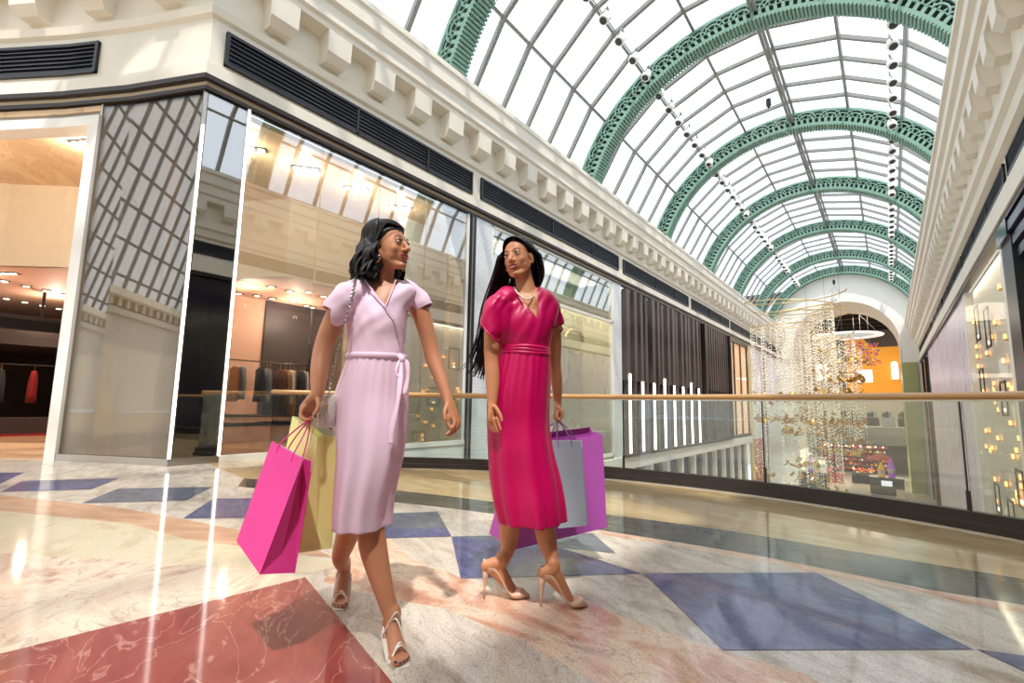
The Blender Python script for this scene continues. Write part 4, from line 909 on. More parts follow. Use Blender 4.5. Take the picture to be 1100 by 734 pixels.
# open golden spirals above the strands
for (c, r0, r1, z0, z1, tw) in (((-2.4, 18.6), 1.55, 1.1, 4.75, 4.05, 1.6), ((-2.0, 17.9), .9, 1.35, 4.3, 3.75, 1.3)):
    hoops.append([(c[0] + (r0 + (r1 - r0) * i / 60) * math.cos(2 * PI * tw * i / 60), c[1] + (r0 + (r1 - r0) * i / 60) * math.sin(2 * PI * tw * i / 60), z0 + (z1 - z0) * i / 60 + .12 * math.sin(i / 7)) for i in range(61)])
for pts in hoops:
    mb = MB(); mb.tube(pts, .018, 6); mb.build('hoop', mat('gilt_hoop', (226, 196, 140), .35, metal=.6) if 'gilt_hoop' not in bpy.data.materials else bpy.data.materials['gilt_hoop'], ch, True)
for (x, y, z) in ((-2.72, 18.95, 3.6), (-1.95, 18.38, 3.9), (-1.38, 17.64, 3.1), (-1.02, 18.16, 2.6), (-3.9, 18.6, 4.7)):
    mb = MB(); mb.tube([(x, y, z), (x, y, 13.6)], .004, 4); mb.build('suspension_wire', M['steel'], ch)
def leaf_bm(mb, q, s_, a, tl):
    d = V((math.cos(a), math.sin(a), 0)); u = V((0, 0, 1)); w_ = d.cross(u)
    rows = []; n = 5
    for i in range(n):
        t_ = i / (n - 1); wd = s_ * .45 * math.sin(PI * (.12 + .8 * t_)); c = q + d * (s_ * 1.1 * t_) + u * (s_ * (tl * t_ - .9 * t_ * t_ * -1))
        rows.append([c - w_ * wd + u * .02 * s_, c - u * (.15 * s_), c + w_ * wd + u * .02 * s_])
    o = []; fs = []
    for r_ in rows: o += r_
    for i in range(n - 1):
        for j in range(2): fs.append((i * 3 + j, i * 3 + j + 1, (i + 1) * 3 + j + 1, (i + 1) * 3 + j))
    mb.add(o, fs)
rnd.shuffle(leafpos)
lm = MB(); leaf_bm(lm, V((0, 0, 0)), .17, 0, -.2); lo = lm.build('gold_leaf', M['gold'], None, True); lo.parent = ch
base = V((-1.8, 18, -1.6))
def rel(p): return V(p) - base
lo.location = rel(leafpos[0]); lo.rotation_euler = (0, 0, 1)
for p in leafpos[1:95]:
    c = lo.copy(); COL.objects.link(c); c.parent = ch; c.location = rel(p); c.rotation_euler = (rnd.uniform(-.5, .5), rnd.uniform(-.5, .5), rnd.uniform(0, 6.28))
mb = MB()
for p in leafpos[95:]: leaf_bm(mb, V(p), rnd.uniform(.13, .18), rnd.uniform(0, 6.28), rnd.uniform(-.5, .3))
o_ = mb.build('gold_leaves', M['gold'], ch, True); o_['kind'] = 'stuff'
# small wire hoists hanging from the crown of the vault
for (p, lb) in (((-3.26, 22, 13.49), 'dark hoist with splayed wires hanging below the crown, nearest one'), ((-3.39, 33, 13.82), 'dark hoist with splayed wires hanging below the crown, middle one'), ((-3.66, 41, 13.76), 'dark hoist with splayed wires hanging below the crown, farther one'), ((-3.14, 50, 11.68), 'dark hoist hanging in front of the white end wall')):
    p = V(p); t = thing('wire_hoist', lb, 'hoist', tuple(p))
    mb = MB(); mb.lathe(p, [(.03, .45), (.10, .38), (.10, .12), (.03, 0)], 10); mb.build('clamp', M['black'], t)
    mb = MB(); mb.tube([p + V((0, 0, .45)), (p.x, p.y, 13.6)], .008, 4)
    for k in range(4): a = k * PI / 2 + .5; mb.tube([p, p + V((.8 * math.cos(a), .8 * math.sin(a), -1.3))], .008, 4); a2 = a + PI / 2; mb.tube([p + V((.8 * math.cos(a), .8 * math.sin(a), -1.3)), p + V((.8 * math.cos(a2), .8 * math.sin(a2), -1.3))], .006, 4)
    mb.build('wires', M['steel'], t)
area_far = [('hall_light', (-4, 74, 12), (10, 14), 2600), ('gallery_light', (-4, 74, 5), (8, 8), 900), ('shops_light', (-3, 58, -2.8), (8, 8), 500)]

# ---------------------------------------------------------------- people
def rings(mb, R, n=40, fold=None, cap=True):
    """R: list of (centre, A, B) half-axis vectors; fold(t, k) gives a radial factor"""
    vs = []; k = len(R)
    for i, (c, A, B) in enumerate(R):
        for j in range(n):
            t = 2 * PI * j / n; f = fold(t, i / (k - 1)) if fold else 1
            vs.append(c + A * (math.cos(t) * f) + B * (math.sin(t) * f))
    fs = [(i * n + j, i * n + (j + 1) % n, (i + 1) * n + (j + 1) % n, (i + 1) * n + j) for i in range(k - 1) for j in range(n)]
    if cap: fs += [tuple(range(n))[::-1], tuple(range((k - 1) * n, k * n))]
    mb.add(vs, fs); return mb
def ringrow(rows, sub=5):
    """rows of (left point, right point, half depth) -> smooth rings"""
    C = crom([(V(a) + V(b)) / 2 for a, b, d in rows], sub); W = crom([V(((V(b) - V(a)).length / 2, d, 0)) for a, b, d in rows], sub)
    return [(c, RH * w.x, FH * w.y) for c, w in zip(C, W)]
def remesh(name, mb, voxel, it, m, parent, post=None, thick=0, disp=None, factor=.5):
    me = bpy.data.meshes.new('tmp'); me.from_pydata([tuple(v) for v in mb.v], [], mb.f)
    bm = bmesh.new(); bm.from_mesh(me); bmesh.ops.recalc_face_normals(bm, faces=bm.faces); bm.to_mesh(me); bm.free()
    o = bpy.data.objects.new('tmp', me); COL.objects.link(o)
    r = o.modifiers.new('r', 'REMESH'); r.mode = 'VOXEL'; r.voxel_size = voxel
    s_ = o.modifiers.new('s', 'SMOOTH'); s_.factor = factor; s_.iterations = it
    bpy.context.view_layer.update()
    dg = bpy.context.evaluated_depsgraph_get(); m2 = bpy.data.meshes.new_from_object(o.evaluated_get(dg))
    bpy.data.objects.remove(o)
    bm = bmesh.new(); bm.from_mesh(m2)
    if disp:
        bm.normal_update()
        for v in bm.verts: v.co += v.normal * disp(v.co)
    if post: post(bm)
    org = V(parent['_o']) if parent is not None else V((0, 0, 0))
    for v in bm.verts: v.co -= org
    bm.to_mesh(m2); bm.free()
    m2.materials.clear(); m2.materials.append(m); m2.shade_smooth(); m2.name = name
    o = bpy.data.objects.new(name, m2); COL.objects.link(o); o.parent = parent
    if thick:
        q = o.modifiers.new('t', 'SOLIDIFY'); q.thickness = thick; q.offset = -1
    return o
def cutplane(bm, p, n, keep_neg=True, region=None):
    """slice along a plane and drop what lies on its positive side (inside the region test)"""
    g = list(bm.verts) + list(bm.edges) + list(bm.faces)
    bmesh.ops.bisect_plane(bm, geom=g, plane_co=V(p), plane_no=V(n), dist=1e-5)
    kill = [f for f in bm.faces if (f.calc_center_median() - V(p)).dot(V(n)) > 1e-5 and (region is None or region(f.calc_center_median()))]
    bmesh.ops.delete(bm, geom=kill, context='FACES')
def vneck(bm, L, R_, B, front):
    """open a V between L and R_ down to B on the side of the body where front(c) holds"""
    L, R_, B = V(L), V(R_), V(B)
    n1 = (B - L).cross(FH).normalized(); n1 = n1 if n1.dot(R_ - L) > 0 else -n1
    n2 = (B - R_).cross(FH).normalized(); n2 = n2 if n2.dot(L - R_) > 0 else -n2
    g = list(bm.verts) + list(bm.edges) + list(bm.faces)
    bmesh.ops.bisect_plane(bm, geom=g, plane_co=B, plane_no=n1, dist=1e-5)
    g = list(bm.verts) + list(bm.edges) + list(bm.faces)
    bmesh.ops.bisect_plane(bm, geom=g, plane_co=B, plane_no=n2, dist=1e-5)
    kill = []
    for f in bm.faces:
        c = f.calc_center_median()
        if (c - B).dot(n1) > 0 and (c - B).dot(n2) > 0 and front(c): kill.append(f)
    bmesh.ops.delete(bm, geom=kill, context='FACES')

def skin_mat(name, col): return mat(name, col, .45, spec=.4, sss=.12, var=.05, vscale=12, bump=.04, bscale=120)
def hair_mat(name, col):
    m = mat(name, col, .42, spec=.35, var=.25, vscale=30, bump=.5, bscale=160, stretch=(1, 1, .12)); return m
M['gold_'] = M['gold']
M['lip'] = mat('lip_red', (168, 52, 56), .35, coat=.3); M['lip2'] = mat('lip_wine', (150, 26, 44), .3, coat=.4)
M['teeth'] = mat('teeth', (245, 243, 238), .25, coat=.4); M['eyewhite'] = mat('eye_white', (236, 232, 228), .2, coat=.6)
M['iris'] = mat('iris_dark', (38, 22, 16), .15, coat=.8); M['brow'] = mat('brow_dark', (26, 18, 16), .8)
class Head:
    def __init__(s, c, F, U, k=1.0):
        s.c = V(c); s.F = V(F).normalized(); s.U = (V(U) - s.F * V(U).dot(s.F)).normalized(); s.S = s.F.cross(s.U).normalized(); s.k = k
    def __call__(s, a, b, c): return s.c + (s.S * a + s.F * b + s.U * c) * s.k
    def skin(s, mb, neckbase):
        k = s.k; ax = (s.S, s.F, s.U)
        def e(p, r, n=20, m=14): mb.ell(s(*p), tuple(q * k for q in r), ax, n, m)
        e((0, -.018, .035), (.073, .092, .080), 28, 20); e((0, .027, -.017), (.0635, .0615, .082), 28, 20)
        for g in (-1, 1):
            mb.limb([s(g * .052, -.012, -.030), s(g * .044, .020, -.070), s(g * .016, .060, -.098)], [.013 * k, .016 * k, .015 * k], 12, 4)
            e((g * .031, .060, -.026), (.026, .020, .024)); e((g * .038, .030, -.050), (.023, .034, .034), 18, 12); e((g * .0125, .095, -.033), (.0085, .010, .008), 10, 8)
            e((g * .074, -.012, -.012), (.007, .018, .030)); e((g * .030, .073, -.001), (.017, .010, .010)); e((g * .030, .0785, .0125), (.0165, .0075, .0055))
        mb.limb([s(-.036, .071, .022), s(0, .080, .026), s(.036, .071, .022)], [.009 * k, .010 * k, .009 * k], 12, 4)
        mb.limb([s(0, .084, .014), s(0, .097, -.008), s(0, .110, -.029)], [.008 * k, .0085 * k, .0105 * k], 12, 4)
        e((0, .078, -.060), (.027, .016, .022)); e((0, .076, -.097), (.020, .017, .015)); e((0, .04, -.085), (.036, .035, .022))
        mb.limb([s(0, -.022, -.045), s(0, -.028, -.10), V(neckbase) + UP * .02, V(neckbase) - UP * .05], [.050 * k, .047 * k, .053, .07], 20, 5)
    def face(s, par, lip, teethw=.021, open_=.011, browm=None):
        k = s.k; ax = (s.S, s.F, s.U)
        for g in (-1, 1):
            mb = MB(); mb.ell(s(g * .030, .0810, .004), (.0135 * k, .0058 * k, .0052 * k), ax, 14, 10); e_ = mb.build('eye', M['eyewhite'], par, True)
            mb = MB(); mb.ell(s(g * .0295, .0855, .004), (.0058 * k, .0034 * k, .0050 * k), ax, 12, 8); mb.build('iris', M['iris'], e_, True)
            mb = MB(); mb.tube([s(g * .0155, .083, .004), s(g * .023, .0885, .0105), s(g * .033, .0875, .0118), s(g * .044, .0785, .0085), s(g * .049, .073, .011)], [.0006, .0019, .0022, .0017, .0005], 6); mb.build('eyelash', M['brow'], par, True)
            mb = MB(); mb.tube([s(g * .012, .0905, .0235), s(g * .024, .0890, .0285), s(g * .037, .0815, .0300), s(g * .050, .0665, .0245)], [(.001, .0016), (.0014, .0030), (.0014, .0026), (.0005, .001)], 8); mb.build('eyebrow', M['brow'], par, True)
        mb = MB(); c = [(-.026, .0835, -.050), (-.018, .0915, -.0545), (-.006, .0965, -.0535), (0, .0965, -.0550), (.006, .0965, -.0535), (.018, .0915, -.0545), (.026, .0835, -.050)]
        mb.tube([s(*p) for p in c], [.001 * k, .0032 * k, .0042 * k, .0038 * k, .0042 * k, .0032 * k, .001 * k], 10)
        c = [(-.025, .083, -.0505), (-.017, .0905, -.0555 - open_ * .7), (0, .0950, -.0575 - open_), (.017, .0905, -.0555 - open_ * .7), (.025, .083, -.0505)]
        mb.tube(crom([V(s(*p)) for p in c], 4), [k * (.001 + .0042 * math.sin(PI * i / 16)) for i in range(17)], 10); mb.build('lips', lip, par, True)
        mb = MB(); mb.ell(s(0, .0850, -.0575 - open_ * .32), (teethw * k, .0085 * k, open_ * .62 * k), ax, 20, 10); mb.build('teeth', M['teeth'], par, True)

def soften(H):
    def post(bm):
        vs = []
        for v in bm.verts:
            q = v.co - H.c
            if q.length < .14 * H.k and q.dot(H.F) < .091 * H.k and q.dot(H.U) > -.11 * H.k: vs.append(v)
        for _ in range(7): bmesh.ops.smooth_vert(bm, verts=vs, factor=.5, use_axis_x=True, use_axis_y=True, use_axis_z=True)
    return post
def finger(mb, pts, r=.0078): mb.limb(pts, [r * 1.08, r, r * .82] if len(pts) == 3 else [r * 1.1, r * 1.05, r * .95, r * .8], 10, 4)
def foot(mb, toe, d, hh, ankle, calf, side, k=1.0, toes=True, w=1.0):
    """toe = tip of the second toe on the floor; side = +1 when the big toe lies on d x Z"""
    d = V(d).normalized(); s_ = d.cross(UP) * side; t = V(toe)
    heel = t - d * .200 * k + UP * (hh + .030); ins = t - d * .125 * k + UP * (hh * .75 + .042); ball = t - d * .062 * k + UP * .020
    mb.limb([heel, t - d * .15 * k + UP * (hh * .75 + .022), ball], [(.027 * w, .029 * w), (.026 * w, .026 * w), (.036 * w, .017 * w)], 16, 5)
    mb.limb([V(ankle), ins, ball + d * .005], [.031, (.030 * w, .027 * w), (.036 * w, .015 * w)], 16, 5)
    mb.limb([V(ankle) + UP * .02, V(ankle), heel], [.031, .032, .028], 14, 5)
    if toes:
        for i, (o, l, r) in enumerate(((.027, .0, .0115), (.010, .002, .009), (-.005, -.006, .0085), (-.018, -.014, .008), (-.029, -.024, .0075))):
            b = ball + s_ * (o * .9) - d * .004; tip = t + s_ * o + d * l - d * .008 + UP * (r + .006)
            mb.limb([b, b.lerp(tip, .55) + UP * .006, tip], [r, r, r * .9], 10, 4)
    return heel, ins, ball

# ======================= woman in the pale pink dress
PL = thing('person', 'woman with shoulder-length black hair in pale pink wrap dress, carrying pink and yellow bags', 'person', (-1.75, 1.33, 0))
skL = skin_mat('skin_left', (194, 132, 98))
hL = Head((-1.671, 1.334, 1.563), RH * .90 - FH * .43 + UP * .07, UP - RH * .05, .94)
nbL = V((-1.718, 1.336, 1.374))
mb = MB(); hL.skin(mb, nbL)
rings(mb, ringrow([((-1.788, 1.27, 1.427), (-1.666, 1.412, 1.433), .045), ((-1.783, 1.224, 1.369), (-1.654, 1.446, 1.392), .068), ((-1.788, 1.233, 1.299), (-1.638, 1.42, 1.315), .092), ((-1.779, 1.24, 1.228), (-1.63, 1.402, 1.239), .098), ((-1.777, 1.266, 1.094), (-1.622, 1.383, 1.098), .085), ((-1.824, 1.256, 0.932), (-1.625, 1.405, 0.936), .10), ((-1.806, 1.269, 0.817), (-1.627, 1.404, 0.821), .08)]), 32)
# right arm (bent, carrying) and left arm (swinging)
mb.limb([(-1.735, 1.21, 1.333), (-1.76, 1.167, 1.262), (-1.793, 1.142, 1.151), (-1.786, 1.122, 1.082), (-1.761, 1.103, 1.01), (-1.735, 1.085, 0.931)], [.044, .043, .038, .035, .034, .024], 18, 5)
mb.limb([(-1.695, 1.478, 1.382), (-1.653, 1.51, 1.311), (-1.619, 1.535, 1.19), (-1.593, 1.542, 1.106), (-1.54, 1.545, 1.007), (-1.494, 1.542, 0.92)], [.046, .042, .036, .033, .029, .021], 18, 5)
# right hand: fist round the bag cords
mb.limb([(-1.74, 1.087, 0.938), (-1.75, 1.08, 0.909), (-1.77, 1.071, 0.881)], [(.024, .020), (.032, .020), (.034, .018)], 14, 4)
for i, D_ in enumerate((0, 1, 2, 3)):
    dz = FH * (-.030 + .019 * i); finger(mb, [V((-1.77, 1.071, 0.884)) + dz, V((-1.777, 1.06, 0.86)) + dz, V((-1.767, 1.061, 0.839)) + dz + RH * .002, V((-1.752, 1.079, 0.836)) + dz])
finger(mb, [(-1.721, 1.077, 0.916), (-1.698, 1.069, 0.882), (-1.702, 1.054, 0.855)], .009)
# left hand: relaxed, fingers trailing
mb.limb([(-1.494, 1.542, 0.924), (-1.48, 1.546, 0.893), (-1.466, 1.55, 0.858)], [(.022, .019), (.028, .016), (.030, .014)], 14, 4)
for i, (k_, m_, t_) in enumerate((((482.5, 446), (481.5, 454), (484, 461)), ((486, 447), (487, 456), (482.5, 464)), ((489, 447), (490.5, 457), (484, 466)), ((491.5, 446), (492.5, 455), (487, 464)))):
    dd = .018 * (i - 1.5)
    for_ = [V((-1.47, 1.547, 0.858)).lerp(V((-1.463, 1.552, 0.858)), .5)]
if True:
    Lf = [((482.5, 445, 2.10), (480.5, 453, 2.09), (483.5, 460, 2.085))]
    finger(mb, [(-1.47, 1.528, 0.862), (-1.468, 1.518, 0.832), (-1.454, 1.522, 0.805)]); finger(mb, [(-1.463, 1.54, 0.858), (-1.447, 1.539, 0.824), (-1.457, 1.526, 0.794), (-1.467, 1.512, 0.779)])
    finger(mb, [(-1.464, 1.558, 0.858), (-1.45, 1.562, 0.824), (-1.458, 1.55, 0.793), (-1.471, 1.534, 0.774)]); finger(mb, [(-1.471, 1.578, 0.862), (-1.458, 1.581, 0.831), (-1.463, 1.571, 0.8), (-1.475, 1.556, 0.781)], .0072)
    finger(mb, [(-1.482, 1.525, 0.9), (-1.475, 1.506, 0.87), (-1.464, 1.501, 0.84)], .0088)
# legs
LtoeF = V((-1.39, 1.26)).to_3d(); dF = (RH * .50 - FH * .86).normalized(); LtoeB = V((-1.98, 1.41)).to_3d(); dB = (RH * .22 - FH * .97).normalized()
anF = LtoeF - dF * .142 + UP * .118; anB = LtoeB - dB * .115 + UP * .150
mb.limb([(-1.693, 1.354, 0.915), (-1.684, 1.336, 0.726), (-1.671, 1.296, 0.541), (-1.653, 1.297, 0.444), (-1.632, 1.3, 0.349), (-1.563, 1.302, 0.214), tuple(anF)], [.085, .075, .054, .050, .053, .037, .030], 20, 6)
mb.limb([(-1.767, 1.299, 0.913), (-1.765, 1.3, 0.723), (-1.779, 1.315, 0.515), (-1.821, 1.334, 0.421), (-1.884, 1.361, 0.339), (-1.988, 1.408, 0.226), tuple(anB)], [.085, .075, .053, .047, .047, .038, .030], 20, 6)
fF = foot(mb, LtoeF, dF, .05, anF, None, 1, .88, True, .92); fB = foot(mb, LtoeB, dB, .09, anB, None, -1, .85, True, .92)
remesh('body', mb, .0042, 5, skL, PL, post=soften(hL))
hL.face(PL, M['lip'], .021, .012)

# toenails
nail = mat('dark_nail_polish', (30, 26, 56), .15, coat=.8)
for (toe, d_, sd) in ((LtoeF, dF, 1), (LtoeB, dB, -1)):
    s_ = d_.normalized().cross(UP) * sd
    for i, (o, l, r) in enumerate(((.027, .0, .0115), (.010, .002, .009), (-.005, -.006, .0085), (-.018, -.014, .008), (-.029, -.024, .0075))):
        p_ = toe + s_ * o + d_.normalized() * (l - .004) + UP * (2 * r + .0045); mb = MB(); mb.ell(p_, (r * .62, r * .6, .0022), (d_.normalized(), s_, UP), 10, 6); mb.build('toenail', nail, PL, True)

# hair: cap and many tapering locks
hairL = hair_mat('black_hair_left', (22, 18, 20))
def hair_cap(H, mb, r=(.083, .104, .088), c=(0, -.030, .042)):
    mb.ell(H(*c), tuple(q * H.k for q in r), (H.S, H.F, H.U), 28, 18)
def head_lock(H, phi, e0, e1, tail, wid, c0=(0, -.026, .040), r=(.084, .106, .090), part=0.0, lift=1.0):
    """path on the skull at heading phi (0 = face) from elevation e0 to e1, then through the tail points"""
    pts = []
    for i in range(7):
        e = math.radians(e0 + (e1 - e0) * i / 6); f = 1.0 + .04 * math.sin(i * 1.1) * lift
        a, b = math.sin(phi), math.cos(phi)
        pts.append(H(c0[0] + part * math.sin(e) + r[0] * a * math.cos(e) * f, c0[1] + r[1] * b * math.cos(e) * f, c0[2] + r[2] * math.sin(e) * f))
    pts += [V(p) for p in tail]
    return crom(pts, 3)
rnd = random.Random(4)
mb = MB(); hair_cap(hL, mb, r=(.082, .100, .085), c=(0, -.032, .043))
mb.limb([hL(0, -.075, .02), hL(0, -.095, -.05), hL(0, -.085, -.115), hL(0, -.07, -.155)], [.075, .078, .07, .045], 18, 5)
for g in (-1, 1): mb.limb([hL(g * .045, -.045, .03), hL(g * .062, -.045, -.04), hL(g * .066, -.035, -.11), hL(g * .062, -.03, -.15)], [.042, .042, .040, .022], 14, 5)
remesh('hair', mb, .008, 6, hairL, PL, disp=lambda c: .004 * math.sin(c.z * 70 + 5 * noise.noise(c * 18)))
mbk = MB()
for i in range(84):
    g = -1 if i % 2 else 1; phi = g * math.radians(rnd.uniform(74 if g > 0 else 62, 180)); ph = abs(math.degrees(phi))
    e1 = -18 + (90 - ph) * .12; top = 78 - (20 if ph < 70 else 0)
    base = hL(-.0 + .088 * math.sin(phi), -.026 + .108 * math.cos(phi), -.0)
    out = hL.S * math.sin(phi) + hL.F * math.cos(phi) * (1 if ph > 70 else -.1); ln = rnd.uniform(.12, .165); wv = rnd.uniform(.010, .022); p0 = rnd.uniform(0, 6)
    if ph < 70: out = hL.S * math.sin(phi) * .5 - hL.F * .25
    tail = [base - UP * (ln * q) + out * (.004 + .022 * q + wv * math.sin(p0 + q * 5.2)) + hL.S * (wv * .6 * math.cos(p0 + q * 4)) for q in (.25, .45, .65, .85, 1.0)]
    tail[-1] += out * rnd.uniform(-.02, .02)
    P_ = head_lock(hL, phi, top, e1, tail, 0, part=.018 * g)
    n_ = len(P_); w0 = rnd.uniform(.008, .014)
    mbk.tube(P_, [((w0 * min(1, .35 + 3 * j / n_)) * (1 - (j / n_) ** 5 * .85), .0045 * (1 - (j / n_) ** 5 * .8)) for j in range(n_)], 7, up=hL.U)
for g in (-1, 1):
    for i in range(12):
        q = -.2 + 1.2 * i / 11
        cu = lambda s__, b__: .048 + .085 * math.sqrt(max(.01, 1 - (s__ / .084) ** 2 - ((b__ + .032) / .102) ** 2))
        P_ = crom([V(hL(.004 * g, .046 - .06 * q, cu(.004, .046 - .06 * q))), V(hL(g * (.030 + .008 * q), .040 - .06 * q, cu(.030 + .008 * q, .040 - .06 * q))), V(hL(g * (.056 + .008 * q), .020 - .05 * q, cu(.056 + .008 * q, .020 - .05 * q))), V(hL(g * (.075 + .004 * q), -.002 - .04 * q, .030)), V(hL(g * .085, -.030 - .03 * q, -.03)), V(hL(g * .088, -.036 - .03 * q, -.085)), V(hL(g * .094, -.030 - .03 * q, -.125)), V(hL(g * .090, -.020 - .04 * q, -.15))], 4)
        mbk.tube(P_, [(.013 * (1 - (j / 28) ** 4 * .8), .0045) for j in range(len(P_))], 7, up=hL.U)
o_ = mbk.build('hair_locks', hairL, PL, True); o_['kind'] = 'stuff'
# earring
e_ = hL(.078, .0, -.045)
for g in (1, -1):
    mb = MB(); mb.tube([hL(g * .080, -.002, -.040), hL(g * .084, .004, -.052)], .0016, 6); mb.lathe(hL(g * .086, .006, -.072), [(.002, -.004), (.017, -.003), (.017, .003), (.002, .004)], 16, (hL.F, hL.U, hL.S)); mb.build('earring', mat('navy_earring', (40, 34, 66), .25, coat=.5), PL, True)
    mb = MB(); mb.tube([hL(g * .088, .006 + .017 * math.cos(a * PI / 8 + PI), -.074 + .018 * math.sin(a * PI / 8 + PI)) for a in range(9)], .0022, 6); mb.build('earring_edge', M['gold'], PL, True)

# dress
pinkd = mat('pale_pink_crepe', (238, 206, 226), .6, spec=.3, var=.02, bump=.06, bscale=30)
CLv = V((-1.714, 1.326, 1.247))
mb = MB()
rings(mb, ringrow([((-1.778, 1.291, 1.434), (-1.688, 1.409, 1.443), .050), ((-1.781, 1.238, 1.403), (-1.663, 1.452, 1.428), .068), ((-1.775, 1.205, 1.36), (-1.647, 1.477, 1.393), .084), ((-1.792, 1.217, 1.297), (-1.637, 1.434, 1.318), .108), ((-1.794, 1.228, 1.228), (-1.621, 1.409, 1.239), .118), ((-1.793, 1.242, 1.155), (-1.616, 1.4, 1.162), .110), ((-1.796, 1.252, 1.09), (-1.609, 1.392, 1.094), .104), ((-1.794, 1.253, 1.059), (-1.605, 1.395, 1.063), .106)]), 36)
mb.limb([(-1.735, 1.235, 1.365), (-1.738, 1.183, 1.316), (-1.752, 1.16, 1.279), (-1.755, 1.152, 1.252)], [.052, .058, .056, .054], 18, 5)
mb.limb([(-1.698, 1.451, 1.407), (-1.672, 1.496, 1.374), (-1.651, 1.511, 1.341), (-1.637, 1.522, 1.315)], [.048, .051, .049, .047], 18, 5)
mb.ell((-1.736, 1.197, 1.338), (.060, .060, .054)); mb.ell((-1.692, 1.48, 1.386), (.056, .056, .052))
def foldsL(c):
    a = (c - CLv).dot(RH); z = (c - CLv).z
    return .006 * noise.noise(V((a * 22 + z * 9, z * 7 - a * 4, 3))) + .0012 * math.sin(a * 80 - z * 60 + 5 * noise.noise(c * 8))
def postL(bm):
    p = V((-1.756, 1.157, 1.253)); n = (V((-1.771, 1.133, 1.198)) - V((-1.743, 1.179, 1.301))).normalized(); cutplane(bm, p, n, region=lambda c: (c - CLv).dot(RH) < -.136)
    p = V((-1.639, 1.521, 1.324)); n = (V((-1.615, 1.538, 1.274)) - V((-1.672, 1.495, 1.383))).normalized(); cutplane(bm, p, n, region=lambda c: (c - CLv).dot(RH) > .128)
    vneck(bm, (-1.69, 1.231, 1.413), (-1.584, 1.312, 1.415), (-1.615, 1.288, 1.294), lambda c: (c - V((-1.717, 1.337, 1.35))).dot(FH) < 0)
    cutplane(bm, (-1.702, 1.323, 1.076), (0, 0, -1))
remesh('dress', mb, .006, 8, pinkd, PL, post=postL, thick=.003, disp=foldsL)
# lapping edges of the wrap front
mb = MB()
mb.tube(crom([V((-1.687, 1.234, 1.401)), V((-1.636, 1.25, 1.34)), V((-1.591, 1.278, 1.282)), V((-1.573, 1.325, 1.208)), V((-1.583, 1.368, 1.114))], 5), [(.0035, .002)] * 21, 6); mb.tube(crom([V((-1.618, 1.336, 1.414)), V((-1.606, 1.305, 1.35)), V((-1.599, 1.275, 1.29))], 5), [(.003, .002)] * 11, 6)
mb.build('wrap_edge', pinkd, PL, True)
def skirtL(t, q): return 1 + q * (.045 * math.sin(6 * t + 1.2 * q) + .035 * math.sin(11 * t + 2 + q)) + (.018 * math.sin(26 * t) * max(0, 1 - q * 2.2))
mb = MB()
rings(mb, ringrow([((-1.794, 1.253, 1.09), (-1.606, 1.395, 1.094), .106), ((-1.817, 1.249, 1.02), (-1.605, 1.408, 1.025), .122), ((-1.846, 1.239, 0.912), (-1.606, 1.42, 0.917), .138), ((-1.832, 1.237, 0.798), (-1.607, 1.419, 0.802), .155), ((-1.804, 1.233, 0.687), (-1.614, 1.414, 0.689), .168), ((-1.785, 1.223, 0.591), (-1.628, 1.403, 0.588), .178), ((-1.767, 1.211, 0.495), (-1.658, 1.406, 0.48), .185), ((-1.754, 1.208, 0.437), (-1.67, 1.41, 0.416), .185)], 6), 96, skirtL, cap=False)
o_ = mb.build('dress_skirt', pinkd, PL, True); q_ = o_.modifiers.new('t', 'SOLIDIFY'); q_.thickness = .003
mb = MB()
R_ = ringrow([((-1.798, 1.251, 1.102), (-1.604, 1.397, 1.106), .109), ((-1.797, 1.251, 1.078), (-1.603, 1.397, 1.082), .109)], 2)
c, A, B = R_[1]; mb.tube([c + A * (1.015 * math.cos(t)) + B * (1.015 * math.sin(t)) + RH * 0 for t in [2 * PI * i / 48 for i in range(49)]], [(.004, .011)] * 49, 8, False, up=(0, 0, 1)); mb.build('belt', pinkd, PL, True)
for pts, w_ in (([(-1.549, 1.325, 1.085), (-1.54, 1.301, 1.05), (-1.538, 1.296, 1.016), (-1.527, 1.306, 1.009), (-1.533, 1.319, 1.047), (-1.545, 1.322, 1.081)], .006), ([(-1.545, 1.322, 1.081), (-1.521, 1.302, 0.987), (-1.515, 1.288, 0.897), (-1.524, 1.275, 0.802), (-1.525, 1.274, 0.749)], .011), ([(-1.542, 1.324, 1.081), (-1.522, 1.333, 1.059), (-1.514, 1.333, 1.003), (-1.515, 1.319, 0.937)], .010), ([(-1.554, 1.315, 1.096), (-1.534, 1.318, 1.077), (-1.535, 1.329, 1.066)], .012)):
    mb = MB(); P_ = crom([V(p) for p in pts], 5); mb.tube(P_, [(w_ if (i // 4) % 2 else w_ * .82, .003) for i in range(len(P_))], 8, up=tuple(FH)); mb.build('belt_tie', pinkd, PL, True)
